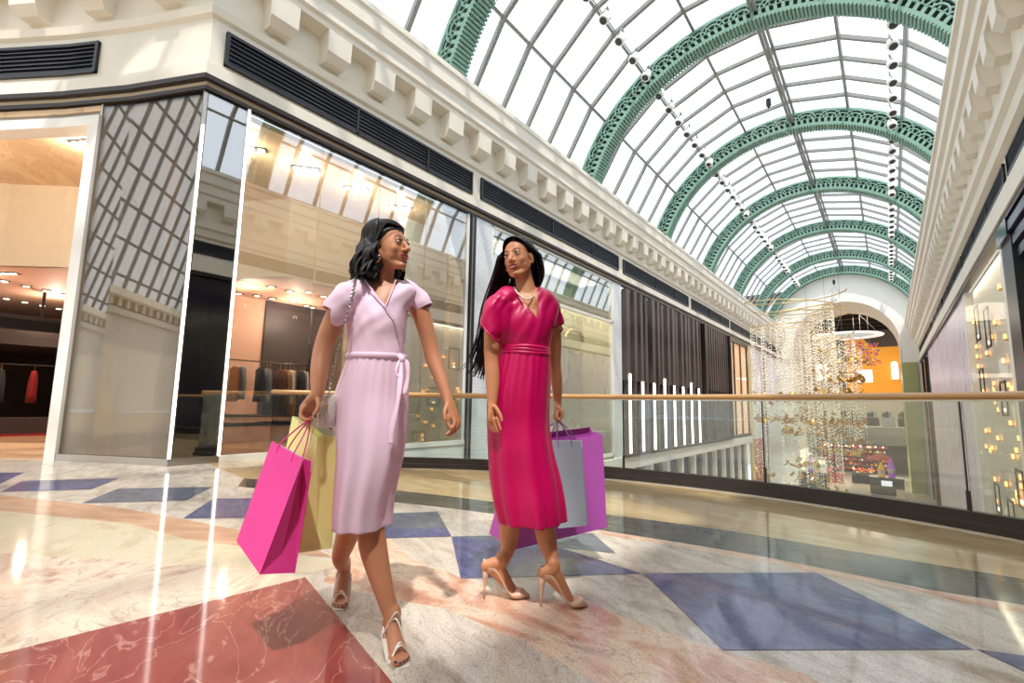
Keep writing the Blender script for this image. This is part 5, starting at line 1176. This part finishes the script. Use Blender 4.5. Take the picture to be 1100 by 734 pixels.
# sandals
cream_l = mat('white_patent', (236, 228, 214), .25, coat=.5)
def sandal(toe, d, hh, heel, ball, side):
    d = V(d).normalized(); s_ = d.cross(UP) * side; t = V(toe)
    mb = MB(); vs = []; n = 15
    for i in range(n):
        q = i / (n - 1); x = -.198 + .206 * q; z = hh * max(0, min(1, (.62 - q) / .42)) ** 1.0; z = hh if q < .2 else hh * (.5 + .5 * math.cos(PI * min(1, (q - .2) / .48)))
        w_ = .026 + .016 * math.sin(PI * min(1, q * 1.05)) ** 1 if q < .93 else .030
        if q > .93: w_ = .022
        for (sg, zz) in ((-1, 0), (1, 0), (1, .008), (-1, .008)): vs.append(t + d * x + s_ * (sg * (w_ - .003)) + UP * (z + zz))
    fs = [(i * 4 + j, i * 4 + (j + 1) % 4, i * 4 + 4 + (j + 1) % 4, i * 4 + 4 + j) for i in range(n - 1) for j in range(4)] + [(0, 1, 2, 3), tuple(range(n * 4 - 4, n * 4))[::-1]]
    mb.add(vs, fs); sh = mb.build('sandal', cream_l, PL)
    mb = MB(); h0 = t - d * .180; mb.obox([h0 + d * a * .8 + s_ * b * .8 for a, b in ((-.015, -.018), (.015, -.018), (.015, .018), (-.015, .018))] + [h0 + d * a + s_ * b + UP * hh for a, b in ((-.018, -.024), (.022, -.024), (.022, .024), (-.018, .024))]); mb.build('block_heel', cream_l, sh)
    def strap(a, b, mid, r=.0042):
        mb = MB(); P_ = crom([V(a), V(mid), V(b)], 8); mb.tube(P_, [(r, .0028)] * len(P_), 8); mb.build('strap', cream_l, sh, True)
    strap(t - d * 0.0396 + s_ * .040 + UP * .012, t - d * 0.0484 - s_ * .040 + UP * .012, t - d * 0.0396 + UP * .060)
    strap(t - d * 0.0264 + s_ * .040 + UP * .012, t - d * 0.0660 - s_ * .038 + UP * .014, t - d * 0.0484 + UP * .066)
    strap(t - d * 0.0660 - s_ * .038 + UP * .014, t - d * 0.1320 + s_ * .030 + UP * (hh * .8 + .03), t - d * 0.0968 + UP * (hh * .6 + .098))
    strap(t - d * 0.1320 - s_ * .034 + UP * (hh * .8 + .03), t - d * 0.1320 + s_ * .034 + UP * (hh * .8 + .03), t - d * 0.0950 + UP * (hh * .8 + .112))
    strap(t - d * 0.1320 - s_ * .034 + UP * (hh * .8 + .03), t - d * 0.1320 + s_ * .034 + UP * (hh * .8 + .03), t - d * 0.2306 + UP * (hh + .058))
    return sh
sandal(LtoeF, dF, .05, *fF[::2], 1); sandal(LtoeB, dB, .09, *fB[::2], -1)
# chain strap and small quilted bag at her hip
bg = thing('shoulder_bag', 'small off-white bag on a chain strap at the hip of the woman in pale pink', 'handbag', (-1.818, 1.198, 0.829))
P_ = crom([V((-1.822, 1.295, 1.437)), V((-1.717, 1.211, 1.405)), V((-1.679, 1.171, 1.322)), V((-1.682, 1.15, 1.218)), V((-1.719, 1.153, 1.122)), V((-1.748, 1.151, 1.02)), V((-1.759, 1.148, 0.929))], 12)
mb = MB()
for i in range(len(P_) - 1):
    d_ = P_[i + 1] - P_[i]
    if d_.length < .001: continue
    mb.tube([P_[i], P_[i] + d_ * .55 + (RH if i % 2 else -RH) * .003, P_[i + 1]], [.0025, .0048, .0025], 6)
mb.build('chain_strap', M['steel'], bg)
quilt = mat('quilted_offwhite', (226, 220, 214), .4, bump=.8, bscale=45, coat=.2)
mb = MB(); rings(mb, [(V((-1.776, 1.155, 0.933)) + UP * z, (RH * .8 + FH * .3) * w_, FH * .022 * f) for z, w_, f in ((.0, .030, .5), (-.01, .036, 1), (-.06, .040, 1.2), (-.12, .040, 1.1), (-.13, .034, .6))], 24); mb.build('pouch', quilt, bg, True)
mb = MB(); mb.ell(V((-1.745, 1.134, 0.889)), (.008, .005, .006)); mb.build('clasp', M['gold'], bg, True)

# ======================= woman in the magenta dress
PR_ = thing('person', 'laughing woman with very long straight black hair in a magenta satin dress and nude pumps', 'person', (-1.4, 2.03, 0))
skR = skin_mat('skin_right', (200, 136, 98))
hR = Head((-1.452, 1.974, 1.636), RH * -.44 - FH * .90 - UP * .04, UP - RH * .20, .95)
nbR = V((-1.431, 2.014, 1.452))
mb = MB(); hR.skin(mb, nbR)
rings(mb, ringrow([((-1.513, 1.965, 1.495), (-1.373, 2.096, 1.489), .040), ((-1.52, 1.885, 1.438), (-1.357, 2.133, 1.45), .062), ((-1.538, 1.896, 1.362), (-1.349, 2.113, 1.369), .085), ((-1.532, 1.913, 1.294), (-1.351, 2.099, 1.3), .10), ((-1.521, 1.947, 1.171), (-1.354, 2.072, 1.175), .085), ((-1.539, 1.933, 0.95), (-1.378, 2.054, 0.953), .09), ((-1.522, 1.946, 0.815), (-1.392, 2.044, 0.817), .08)]), 32)
mb.ell((-1.382, 2.026, 1.405), (.055, .055, .07)); mb.ell((-1.388, 1.996, 1.317), (.06, .06, .07))
mb.limb([(-1.482, 1.876, 1.395), (-1.494, 1.836, 1.311), (-1.502, 1.836, 1.182), (-1.501, 1.837, 1.11), (-1.489, 1.833, 1.021), (-1.475, 1.819, 0.908)], [.040, .039, .037, .034, .034, .022], 18, 5)
mb.limb([(-1.383, 2.138, 1.43), (-1.381, 2.19, 1.344), (-1.394, 2.23, 1.217), (-1.404, 2.248, 1.13), (-1.406, 2.271, 1.023), (-1.412, 2.291, 0.925)], [.046, .040, .036, .033, .030, .021], 18, 5)
mb.limb([(-1.475, 1.819, 0.917), (-1.471, 1.815, 0.878), (-1.469, 1.811, 0.844)], [(.022, .019), (.029, .016), (.031, .014)], 14, 4)
finger(mb, [(-1.491, 1.813, 0.844), (-1.483, 1.812, 0.81), (-1.468, 1.818, 0.785)], .0078); finger(mb, [(-1.474, 1.813, 0.84), (-1.467, 1.812, 0.806), (-1.451, 1.818, 0.779)], .0078)
finger(mb, [(-1.454, 1.809, 0.84), (-1.445, 1.81, 0.807), (-1.432, 1.814, 0.78)], .0078); finger(mb, [(-1.436, 1.804, 0.845), (-1.424, 1.807, 0.816), (-1.414, 1.808, 0.792)], .0074)
finger(mb, [(-1.446, 1.803, 0.896), (-1.419, 1.805, 0.862), (-1.408, 1.806, 0.834)], .009)
mb.limb([(-1.412, 2.291, 0.93), (-1.409, 2.287, 0.896), (-1.407, 2.283, 0.866)], [(.021, .018), (.028, .017), (.030, .016)], 14, 4)
for i in range(4):
    dz = FH * (-.028 + .018 * i) + RH * (.010 - .004 * i); finger(mb, [V((-1.415, 2.277, 0.871)) + dz, V((-1.413, 2.266, 0.842)) + dz, V((-1.395, 2.273, 0.823)) + dz])
finger(mb, [(-1.392, 2.269, 0.896), (-1.366, 2.263, 0.872), (-1.367, 2.256, 0.843)], .009)
RtF = V((-1.16, 2.14)).to_3d(); RtB = V((-1.43, 2.06)).to_3d(); dRF = (RH * .98 + FH * .05).normalized(); dRB = (RH * .97 + FH * .12).normalized()
anRF = V(RtF) - dRF * .152 + UP * .165; anRB = V(RtB) - dRB * .125 + UP * .168
mb.limb([(-1.424, 2.032, 0.93), (-1.388, 2.034, 0.663), (-1.334, 2.012, 0.497), (-1.329, 2.029, 0.386), (-1.33, 2.065, 0.287), (-1.296, 2.053, 0.213), tuple(anRF)], [.083, .070, .052, .047, .048, .034, .029], 20, 6)
mb.limb([(-1.479, 1.991, 0.929), (-1.476, 1.993, 0.659), (-1.486, 1.998, 0.482), (-1.504, 2.009, 0.365), (-1.525, 2.032, 0.279), (-1.513, 2.003, 0.209), tuple(anRB)], [.083, .070, .052, .047, .048, .034, .029], 20, 6)
foot(mb, RtF - dRF * .012, dRF, .118, anRF, None, 1, .93, False, .84); foot(mb, RtB - dRB * .012, dRB, .118, anRB, None, 1, .93, False, .84)
remesh('body', mb, .0042, 5, skR, PR_, post=soften(hR))
hR.face(PR_, M['lip2'], .021, .015)
nude = mat('nude_leather', (222, 178, 152), .3, coat=.4)
def pump(toe, d):
    d = V(d).normalized(); s_ = d.cross(UP); t = V(toe); hh = .118; mb = MB(); vs = []; n = 22; k = 14
    for i in range(n):
        q = i / (n - 1); x = -.215 + .222 * q
        zb = hh if q < .18 else hh * (.5 + .5 * math.cos(PI * min(1, (q - .18) / .50)))
        w_ = (.026 + .002 * q if q < .3 else .0266 + .0135 * math.sin(PI * .5 * (q - .3) / .4) if q < .7 else .040 * math.cos(PI * .5 * ((q - .7) / .3) ** 1.3) + .004)
        w_ += .002
        if q < .1: w_ *= .55 + 4.5 * q
        ht = (.060 - .10 * q if q < .35 else .025 if q < .6 else .025 + .018 * math.sin(PI * min(1, (q - .6) / .25) * .5) if q < .85 else .043 - .030 * (q - .85) / .15)
        for j in range(k):
            a = 2 * PI * j / k; vs.append(t + d * (x - .012 * (1 - q) * 0) + s_ * (w_ * math.cos(a)) + UP * (zb + .004 + ht * .5 + ht * .5 * (math.sin(a) if math.sin(a) > -.6 else -1)))
    fs = [(i * k + j, i * k + (j + 1) % k, (i + 1) * k + (j + 1) % k, (i + 1) * k + j) for i in range(n - 1) for j in range(k)] + [tuple(range(k)), tuple(range((n - 1) * k, n * k))[::-1]]
    mb.add(vs, fs); sh = mb.build('pump', nude, PR_, True)
    h0 = t - d * .200; mb = MB(); mb.tube([h0 + UP * (hh + .012), h0 - d * .004 + UP * (hh - .02), h0 - d * .006 + UP * .05, h0 - d * .008 + UP * .0], [(.020, .018), (.012, .012), (.006, .006), (.005, .005)], 10); mb.build('stiletto_heel', nude, sh, True)
pump(RtF, dRF); pump(RtB, dRB)
mb = MB(); nk = [V((-1.451, 1.937, 1.482)), V((-1.415, 1.92, 1.446)), V((-1.374, 1.926, 1.414)), V((-1.363, 1.965, 1.425)), V((-1.371, 2.009, 1.467))]
for i, p in enumerate(crom(nk, 12)): mb.ell(p, (.0042,) * 3, n=8, m=6)
mb.build('necklace', mat('pearl', (236, 226, 206), .2, coat=.8), PR_, True)
mb = MB(); mb.tube(crom([V((-1.447, 1.94, 1.486)), V((-1.368, 1.918, 1.376)), V((-1.348, 1.952, 1.37)), V((-1.364, 2.015, 1.472))], 8), .0012, 6); mb.build('fine_chain', M['gold'], PR_, True)
for g in (-1, 1):
    mb = MB(); mb.ell(hR(g * .077, .004, -.040), (.006, .006, .006)); mb.build('earring', M['gold'], PR_, True)

hairR = hair_mat('black_hair_right', (24, 18, 18))
mb = MB(); hair_cap(hR, mb, r=(.080, .098, .084))
mb.limb([V(hR(0, -.07, .03)), V(hR(0, -.08, -.05)), V((-1.519, 2.061, 1.501))], [.068, .066, .055], 18, 5)
remesh('hair', mb, .008, 6, hairR, PR_)
rnd = random.Random(8); mbk = MB()
La = [(534, 268, 2.47), (525, 292, 2.50)]
LB = [V((-1.525, 1.906, 1.653)), V((-1.558, 1.906, 1.552)), V((-1.613, 1.89, 1.392)), V((-1.636, 1.873, 1.24)), V((-1.657, 1.845, 1.131)), V((-1.707, 1.794, 1.06))]
RBd = [V((-1.547, 2.014, 1.629)), V((-1.574, 2.044, 1.54)), V((-1.604, 2.047, 1.418)), V((-1.633, 2.025, 1.258)), V((-1.645, 1.991, 1.119)), V((-1.646, 1.966, 1.012))]
for i in range(95):
    w_ = rnd.random(); dep = FH * rnd.uniform(-.02, .045); phi = math.radians(62 + 90 * w_ * .9)   # the side away from the camera's right
    ends = rnd.uniform(.72, 1.0)
    path = [a.lerp(b, w_) + dep * min(1, k_ / 2) + RH * (.006 * math.sin(i + k_)) for k_, (a, b) in enumerate(zip(LB, RBd))]
    full = crom(path, 5); full = full[:max(6, int(len(full) * ends))]
    e0, e1 = 80, 0
    pre = []
    sg = 1
    for j in range(5):
        e = math.radians(80 - 80 * j / 5); pre.append(hR(.0 + sg * .083 * math.sin(phi) * math.cos(e), -.026 + .100 * math.cos(phi) * math.cos(e), .040 + .086 * math.sin(e)))
    P_ = crom(pre + [full[1]], 3) + full[2:]
    n_ = len(P_); w0 = rnd.uniform(.006, .011)
    mbk.tube(P_, [(w0 * min(1, .4 + 3 * j / n_) * (1 - (j / n_) ** 4 * .92), .004 * (1 - (j / n_) ** 4 * .85)) for j in range(n_)], 6)
LB2 = [V((-1.36, 2.03, 1.666)), V((-1.355, 2.059, 1.595)), V((-1.37, 2.073, 1.542)), V((-1.403, 2.073, 1.483))]
RB2 = [V((-1.428, 2.079, 1.701)), V((-1.448, 2.102, 1.619)), V((-1.465, 2.102, 1.552)), V((-1.485, 2.099, 1.494))]
for i in range(46):
    w_ = rnd.random(); phi = -math.radians(62 + 95 * w_)
    path = [a.lerp(b, w_) + RH * (.004 * math.sin(i * 2 + k_)) for k_, (a, b) in enumerate(zip(LB2, RB2))]; full = crom(path, 5)
    pre = []
    for j in range(5):
        e = math.radians(80 - 80 * j / 5); pre.append(hR(.083 * math.sin(phi) * math.cos(e), -.026 + .100 * math.cos(phi) * math.cos(e), .040 + .086 * math.sin(e)))
    P_ = crom(pre + [full[1]], 3) + full[2:]; n_ = len(P_); w0 = rnd.uniform(.006, .010)
    mbk.tube(P_, [(w0 * min(1, .4 + 3 * j / n_) * (1 - (j / n_) ** 6 * .8), .004) for j in range(n_)], 6)
for g in (-1, 1):
    for i in range(10):
        q = i / 9
        P_ = crom([V(hR(.004 * g, .048 - .06 * q, .110 + .014 * q)), V(hR(g * (.030 + .010 * q), .055 - .06 * q, .102 + .010 * q)), V(hR(g * (.058 + .006 * q), .034 - .05 * q, .076)), V(hR(g * (.076 + .004 * q), -.004 - .04 * q, .030)), V(hR(g * .083, -.040 - .02 * q, -.03)), V(hR(g * .078, -.060 - .02 * q, -.09)), V(hR(g * .070, -.070 - .02 * q, -.13))], 4)
        mbk.tube(P_, [(.011, .004) for j in range(len(P_))], 7, up=hR.U)
o_ = mbk.build('hair_locks', hairR, PR_, True); o_['kind'] = 'stuff'

mag = mat('magenta_satin', (190, 0, 82), .38, spec=.45, var=.04, vscale=6, bump=.08, bscale=14)
CRv = V((-1.441, 2.007, 1.323))
mb = MB()
rings(mb, ringrow([((-1.503, 1.96, 1.498), (-1.381, 2.09, 1.494), .046), ((-1.53, 1.89, 1.459), (-1.357, 2.133, 1.465), .070), ((-1.552, 1.861, 1.4), (-1.343, 2.156, 1.414), .092), ((-1.556, 1.883, 1.324), (-1.327, 2.13, 1.331), .112), ((-1.545, 1.916, 1.248), (-1.331, 2.102, 1.256), .116), ((-1.536, 1.936, 1.189), (-1.336, 2.086, 1.194), .106), ((-1.531, 1.939, 1.138), (-1.339, 2.083, 1.142), .106)]), 36)
mb.limb([(-1.478, 1.929, 1.441), (-1.497, 1.852, 1.374), (-1.501, 1.83, 1.302), (-1.5, 1.824, 1.247)], [.052, .054, .052, .050], 18, 5)
mb.limb([(-1.403, 2.098, 1.459), (-1.377, 2.155, 1.412), (-1.372, 2.184, 1.358), (-1.371, 2.203, 1.316)], [.047, .050, .048, .045], 18, 5)
mb.ell((-1.488, 1.865, 1.398), (.053, .055, .048)); mb.limb([(-1.471, 1.884, 1.376), (-1.478, 1.873, 1.306), (-1.485, 1.899, 1.224)], [.045, .050, .040], 16, 4); mb.ell((-1.484, 1.887, 1.341), (.045, .055, .065)); mb.ell((-1.497, 1.89, 1.288), (.035, .05, .05)); mb.ell((-1.383, 2.138, 1.43), (.054, .054, .050))
def foldsR(c):
    a = (c - CRv).dot(RH); z = (c - CRv).z
    return .008 * noise.noise(V((a * 24 - z * 8, z * 8 + a * 5, 1))) + .0016 * math.sin(a * 95 - z * 40 + 6 * noise.noise(c * 7))
def postR(bm):
    p = V((-1.5, 1.825, 1.238)); cutplane(bm, p, V((0, 0, -1)) - RH * .75, region=lambda c: (c - CRv).dot(RH) < -.137)
    p = V((-1.365, 2.202, 1.31)); cutplane(bm, p, V((0, 0, -1)) + RH * .6, region=lambda c: (c - CRv).dot(RH) > .142)
    vneck(bm, (-1.42, 1.873, 1.487), (-1.312, 1.954, 1.476), (-1.318, 1.949, 1.321), lambda c: (c - V((-1.431, 2.014, 1.442))).dot(FH) < 0)
    cutplane(bm, (-1.439, 2.008, 1.15), (0, 0, -1))
remesh('dress', mb, .006, 8, mag, PR_, post=postR, thick=.003, disp=foldsR)
mb = MB()
mb.tube(crom([V((-1.354, 2.184, 1.331)), V((-1.334, 2.188, 1.316)), V((-1.336, 2.211, 1.299)), V((-1.366, 2.213, 1.277)), V((-1.391, 2.207, 1.283))], 5), [(.007, .004)] * 21, 8)
mb.tube(crom([V((-1.517, 1.787, 1.279)), V((-1.483, 1.775, 1.244)), V((-1.454, 1.797, 1.21)), V((-1.452, 1.836, 1.192))], 5), [(.006, .004)] * 16, 8); mb.build('sleeve_cuff', mag, PR_, True)
def skirtR(t, q): return 1 + q * (.055 * math.sin(5 * t + .6 + q) + .05 * math.sin(9 * t + 1.7 * q) + .02 * math.sin(15 * t + 3 * q)) + .02 * math.sin(24 * t) * max(0, 1 - q * 2.0) + .02 * math.sin(17 * t) * max(0, q - .85) * 5
mb = MB()
rings(mb, ringrow([((-1.536, 1.936, 1.175), (-1.338, 2.084, 1.18), .107), ((-1.556, 1.92, 1.073), (-1.332, 2.089, 1.078), .122), ((-1.576, 1.905, 0.949), (-1.335, 2.087, 0.954), .135), ((-1.577, 1.905, 0.814), (-1.337, 2.085, 0.819), .14), ((-1.571, 1.909, 0.68), (-1.317, 2.088, 0.686), .155), ((-1.568, 1.924, 0.547), (-1.286, 2.098, 0.557), .165), ((-1.551, 1.936, 0.439), (-1.266, 2.101, 0.451), .175), ((-1.532, 1.951, 0.357), (-1.259, 2.106, 0.371), .18)], 6), 110, skirtR, cap=False)
o_ = mb.build('dress_skirt', mag, PR_, True); q_ = o_.modifiers.new('t', 'SOLIDIFY'); q_.thickness = .003
for dy_ in (0, 1, 2):
    c = V((-1.436, 2.01, 1.168)) + UP * (.014 * (1 - dy_)); w_ = .1255 + .001 * dy_
    mb = MB(); mb.tube([c + RH * (w_ * math.cos(t)) + FH * (.111 * math.sin(t)) + UP * (.003 * math.sin(3 * t + dy_)) for t in [2 * PI * i / 48 for i in range(49)]], [(.0045, .009)] * 49, 8, False, up=(0, 0, 1)); mb.build('waistband', mag, PR_, True)

# ======================= paper bags
def paper(name, col): return mat(name, col, .55, spec=.35, var=.03, vscale=5, bump=.15, bscale=10)
def paper_bag(label, m, inner, top, bot, fold, cords, cm, hand, cr=.0028):
    """top / bot: four corners each, order front-left, front-right, back-right, back-left; the gusset between front-right and back-right folds in"""
    t = thing('paper_bag', label, 'paper bag', tuple(sum((V(p) for p in bot), V((0, 0, 0))) / 4))
    T = [V(p) for p in top]; B = [V(p) for p in bot]
    cen = sum(T, V((0, 0, 0))) / 4
    g1 = (T[1] + T[2]) / 2; g1 = g1.lerp(cen, fold); g1b = (B[1] + B[2]) / 2; g1b = g1b + (g1 - g1b) * .16; g1b = g1b.lerp(cen + (g1b - g1), .03)
    g2 = (T[0] + T[3]) / 2; g2 = g2.lerp(cen, fold); g2b = (B[0] + B[3]) / 2; g2b = g2b + (g2 - g2b) * .16
    vs = T + B + [g1, g1b, g2, g2b]
    fs = [(0, 1, 5, 4), (2, 3, 7, 6), (1, 8, 9, 5), (8, 2, 6, 9), (5, 9, 6), (3, 10, 11, 7), (10, 0, 4, 11), (7, 11, 4), (4, 5, 6, 7)]
    mb = MB(); mb.add(vs, fs); o = mb.build('bag_body', [m], t)
    q = o.modifiers.new('t', 'SOLIDIFY'); q.thickness = .0025; q.offset = -1
    mb = MB()
    for a, b in ((0, 1), (3, 2)):
        dn = (B[a] - T[a]).normalized() * .035; inn = (cen - (T[a] + T[b]) / 2); inn = inn.normalized() * .003 if inn.length > 1e-4 else V((0, 0, 0)); mb.add([T[a] + inn, T[b] + inn, T[b] + dn + inn, T[a] + dn + inn], [(0, 1, 2, 3)])
    mb.build('turned_hem', inner, t)
    for (a, b, f0, f1) in cords:
        p0 = T[a].lerp(T[b], f0); p1 = T[a].lerp(T[b], f1); h = V(hand)
        dn = (B[a] - T[a]).normalized() * .03
        mb = MB(); mb.tube(crom([p0 + dn, p0, p0.lerp(h, .5) + (p0 - p1) * .06, h + (p0 - h).normalized() * .012, h + UP * .006, h + (p1 - h).normalized() * .012, p1.lerp(h, .5) + (p1 - p0) * .06, p1, p1 + dn], 5), cr, 8); mb.build('handle', cm, t, True)
    return t
def back(p, f, v): return tuple(V(p) + v)
pinkp = paper('hot_pink_paper', (226, 62, 148)); yelp = paper('pale_yellow_paper', (246, 240, 160)); lilp = paper('orchid_paper', (204, 100, 196)); grp = paper('silver_grey_paper', (178, 186, 200))
whitep = mat('white_paper', (240, 238, 234), .6)
hp = (-1.755, 1.076, 0.843)
T = [(-1.941, 1.03, 0.748), (-1.654, 0.996, 0.704), (-1.663, 1.039, 0.688)]; T.append(tuple(V(T[0]) + V(T[2]) - V(T[1])))
B = [(-2.025, 0.967, 0.371), (-1.751, 0.923, 0.317), (-1.729, 1.04, 0.298)]; B.append(tuple(V(B[0]) + V(B[2]) - V(B[1])))
paper_bag('hot pink paper bag with pink cord handles held by the woman in pale pink', pinkp, whitep, T, B, .35, ((0, 1, .25, .72), (3, 2, .25, .72)), mat('pink_cord', (232, 70, 150), .6), hp)
T = [(-2.015, 1.15, 0.843), (-1.772, 1.12, 0.767), (-1.758, 1.205, 0.765)]; T.append(tuple(V(T[0]) + V(T[2]) - V(T[1])))
B = [(-2.061, 1.115, 0.386), (-1.796, 1.089, 0.344), (-1.758, 1.205, 0.343)]; B.append(tuple(V(B[0]) + V(B[2]) - V(B[1])))
paper_bag('pale yellow paper bag with white cord handles, behind the hot pink one', yelp, mat('grey_lining', (176, 170, 150), .6), T, B, .25, ((0, 1, .3, .8), (3, 2, .3, .8)), mat('cream_cord', (232, 226, 200), .6), (-1.76, 1.091, 0.839))
T = [(-1.564, 2.202, 0.697), (-1.392, 2.77, 0.739), (-1.531, 2.878, 0.775)]; T.append(tuple(V(T[0]) + V(T[2]) - V(T[1])))
B = [(-1.577, 2.143, 0.173), (-1.373, 2.784, 0.201), (-1.607, 2.87, 0.229)]; B.append(tuple(V(B[0]) + V(B[2]) - V(B[1])))
paper_bag('large orchid-purple paper bag held behind the legs of the woman in magenta', lilp, mat('plum_lining', (120, 40, 96), .6), T, B, .10, ((0, 1, .3, .62), (3, 2, .3, .62)), mat('lilac_cord', (176, 120, 200), .6), (-1.418, 2.312, 0.827))
T = [(-1.411, 2.192, 0.725), (-1.303, 2.348, 0.724)]; v_ = FH * .06 + RH * .012; T += [tuple(V(T[1]) + v_), tuple(V(T[0]) + v_)]
B = [(-1.364, 2.228, 0.296), (-1.279, 2.366, 0.298)]; v_ = FH * .08 + RH * .016; B += [tuple(V(B[1]) + v_), tuple(V(B[0]) + v_)]
paper_bag('slim silver-grey paper bag in front of the purple one', grp, whitep, T, B, .2, ((0, 1, .3, .7), (3, 2, .3, .7)), mat('violet_cord', (168, 110, 190), .6), (-1.391, 2.257, 0.833))

# ---------------------------------------------------------------- light and camera
w = bpy.data.worlds.new('sky'); bpy.context.scene.world = w; w.use_nodes = True
nt = w.node_tree; bg = nt.nodes['Background']
tc = nt.nodes.new('ShaderNodeTexCoord'); sx = nt.nodes.new('ShaderNodeSeparateXYZ'); cr = nt.nodes.new('ShaderNodeValToRGB')
nt.links.new(tc.outputs['Generated'], sx.inputs[0]); nt.links.new(sx.outputs['Z'], cr.inputs[0])
cr.color_ramp.elements[0].color = (0.80, 0.88, 0.98, 1); cr.color_ramp.elements[0].position = 0.3
cr.color_ramp.elements[1].color = (0.95, 0.97, 1.0, 1); cr.color_ramp.elements[1].position = 0.9
nt.links.new(cr.outputs[0], bg.inputs['Color']); bg.inputs['Strength'].default_value = 2.15
s = bpy.data.lights.new('sun', 'SUN'); s.energy = 4.2; s.angle = math.radians(1.5); s.color = (1, .95, .87)
so = bpy.data.objects.new('sun', s); COL.objects.link(so)
so.rotation_euler = V((-.33, .38, -1)).to_track_quat('-Z', 'Y').to_euler()
def area(name, loc, size, e, col=(1, .86, .7), rot=(0, 0, 0)):
    l = bpy.data.lights.new(name, 'AREA'); l.shape = 'RECTANGLE'; l.size, l.size_y = size; l.energy = e; l.color = col
    o = bpy.data.objects.new(name, l); COL.objects.link(o); o.location = loc; o.rotation_euler = rot; return o
cam = bpy.data.cameras.new('camera'); cam.sensor_width = 36; cam.lens = 36 * 537.08 / 1100; cam.clip_start = .05; cam.clip_end = 500
co = bpy.data.objects.new('camera', cam); COL.objects.link(co)
co.matrix_world = Matrix(((0.80047255, 0.06330448, 0.59601698, 0), (0.59913372, -0.11239588, -0.7927206, 0), (0.01680709, 0.99164495, -0.12789767, 0.9), (0, 0, 0, 1)))
sc = bpy.context.scene; sc.camera = co
sc.view_settings.view_transform = 'Standard'; sc.view_settings.look = 'None'; sc.view_settings.gamma = 1; sc.view_settings.exposure = 0.0
sc.view_settings.use_curve_mapping = False
sc.cycles.use_denoising = True
sc.cycles.max_bounces = 10; sc.cycles.transparent_max_bounces = 16; sc.cycles.diffuse_bounces = 5; sc.cycles.glossy_bounces = 5
sc.cycles.sample_clamp_indirect = 6
for o in bpy.data.objects:
    if '_o' in o: del o['_o']

area('display_light', (-8.6, 13.1, 5.4), (.8, 6.5), 380, (1, .92, .8))
area('ivory_display_light', (XR + .06, 19.6, 5.0), (.12, 6), 30, (1, .85, .65))

for (nm, loc, sz, e) in area_far: area(nm, loc, sz, e)

def bulb(name, loc, e, col, r=.05):
    l = bpy.data.lights.new(name, 'POINT'); l.energy = e; l.color = col; l.shadow_soft_size = r
    o = bpy.data.objects.new(name, l); COL.objects.link(o); o.location = loc
for (x, y) in ((-8.95, 3.95), (-8.85, 4.95), (-8.8, 6.1), (-8.8, 7.3)): bulb('window_bulb', (x, y, 5.2), 38, (1, .9, .76))
for (x, y) in ((-11.2, 2.1), (-12.9, .4)): bulb('entrance_bulb', (x, y, 5.2), 75, (1, .86, .7))
for (x, y) in ((-12.2, 5.6), (-12.8, 7.2), (-12.0, 8.5), (-14.6, 4.6)): bulb('shop_bulb', (x, y, 3.2), 95, (1, .8, .64))
for (x, y) in ((-16.2, 1.2), (-18.0, 3.2), (-19.5, 0.5), (-17.0, 4.4)): bulb('deep_bulb', (x, y, 3.2), 75, (1, .8, .62))
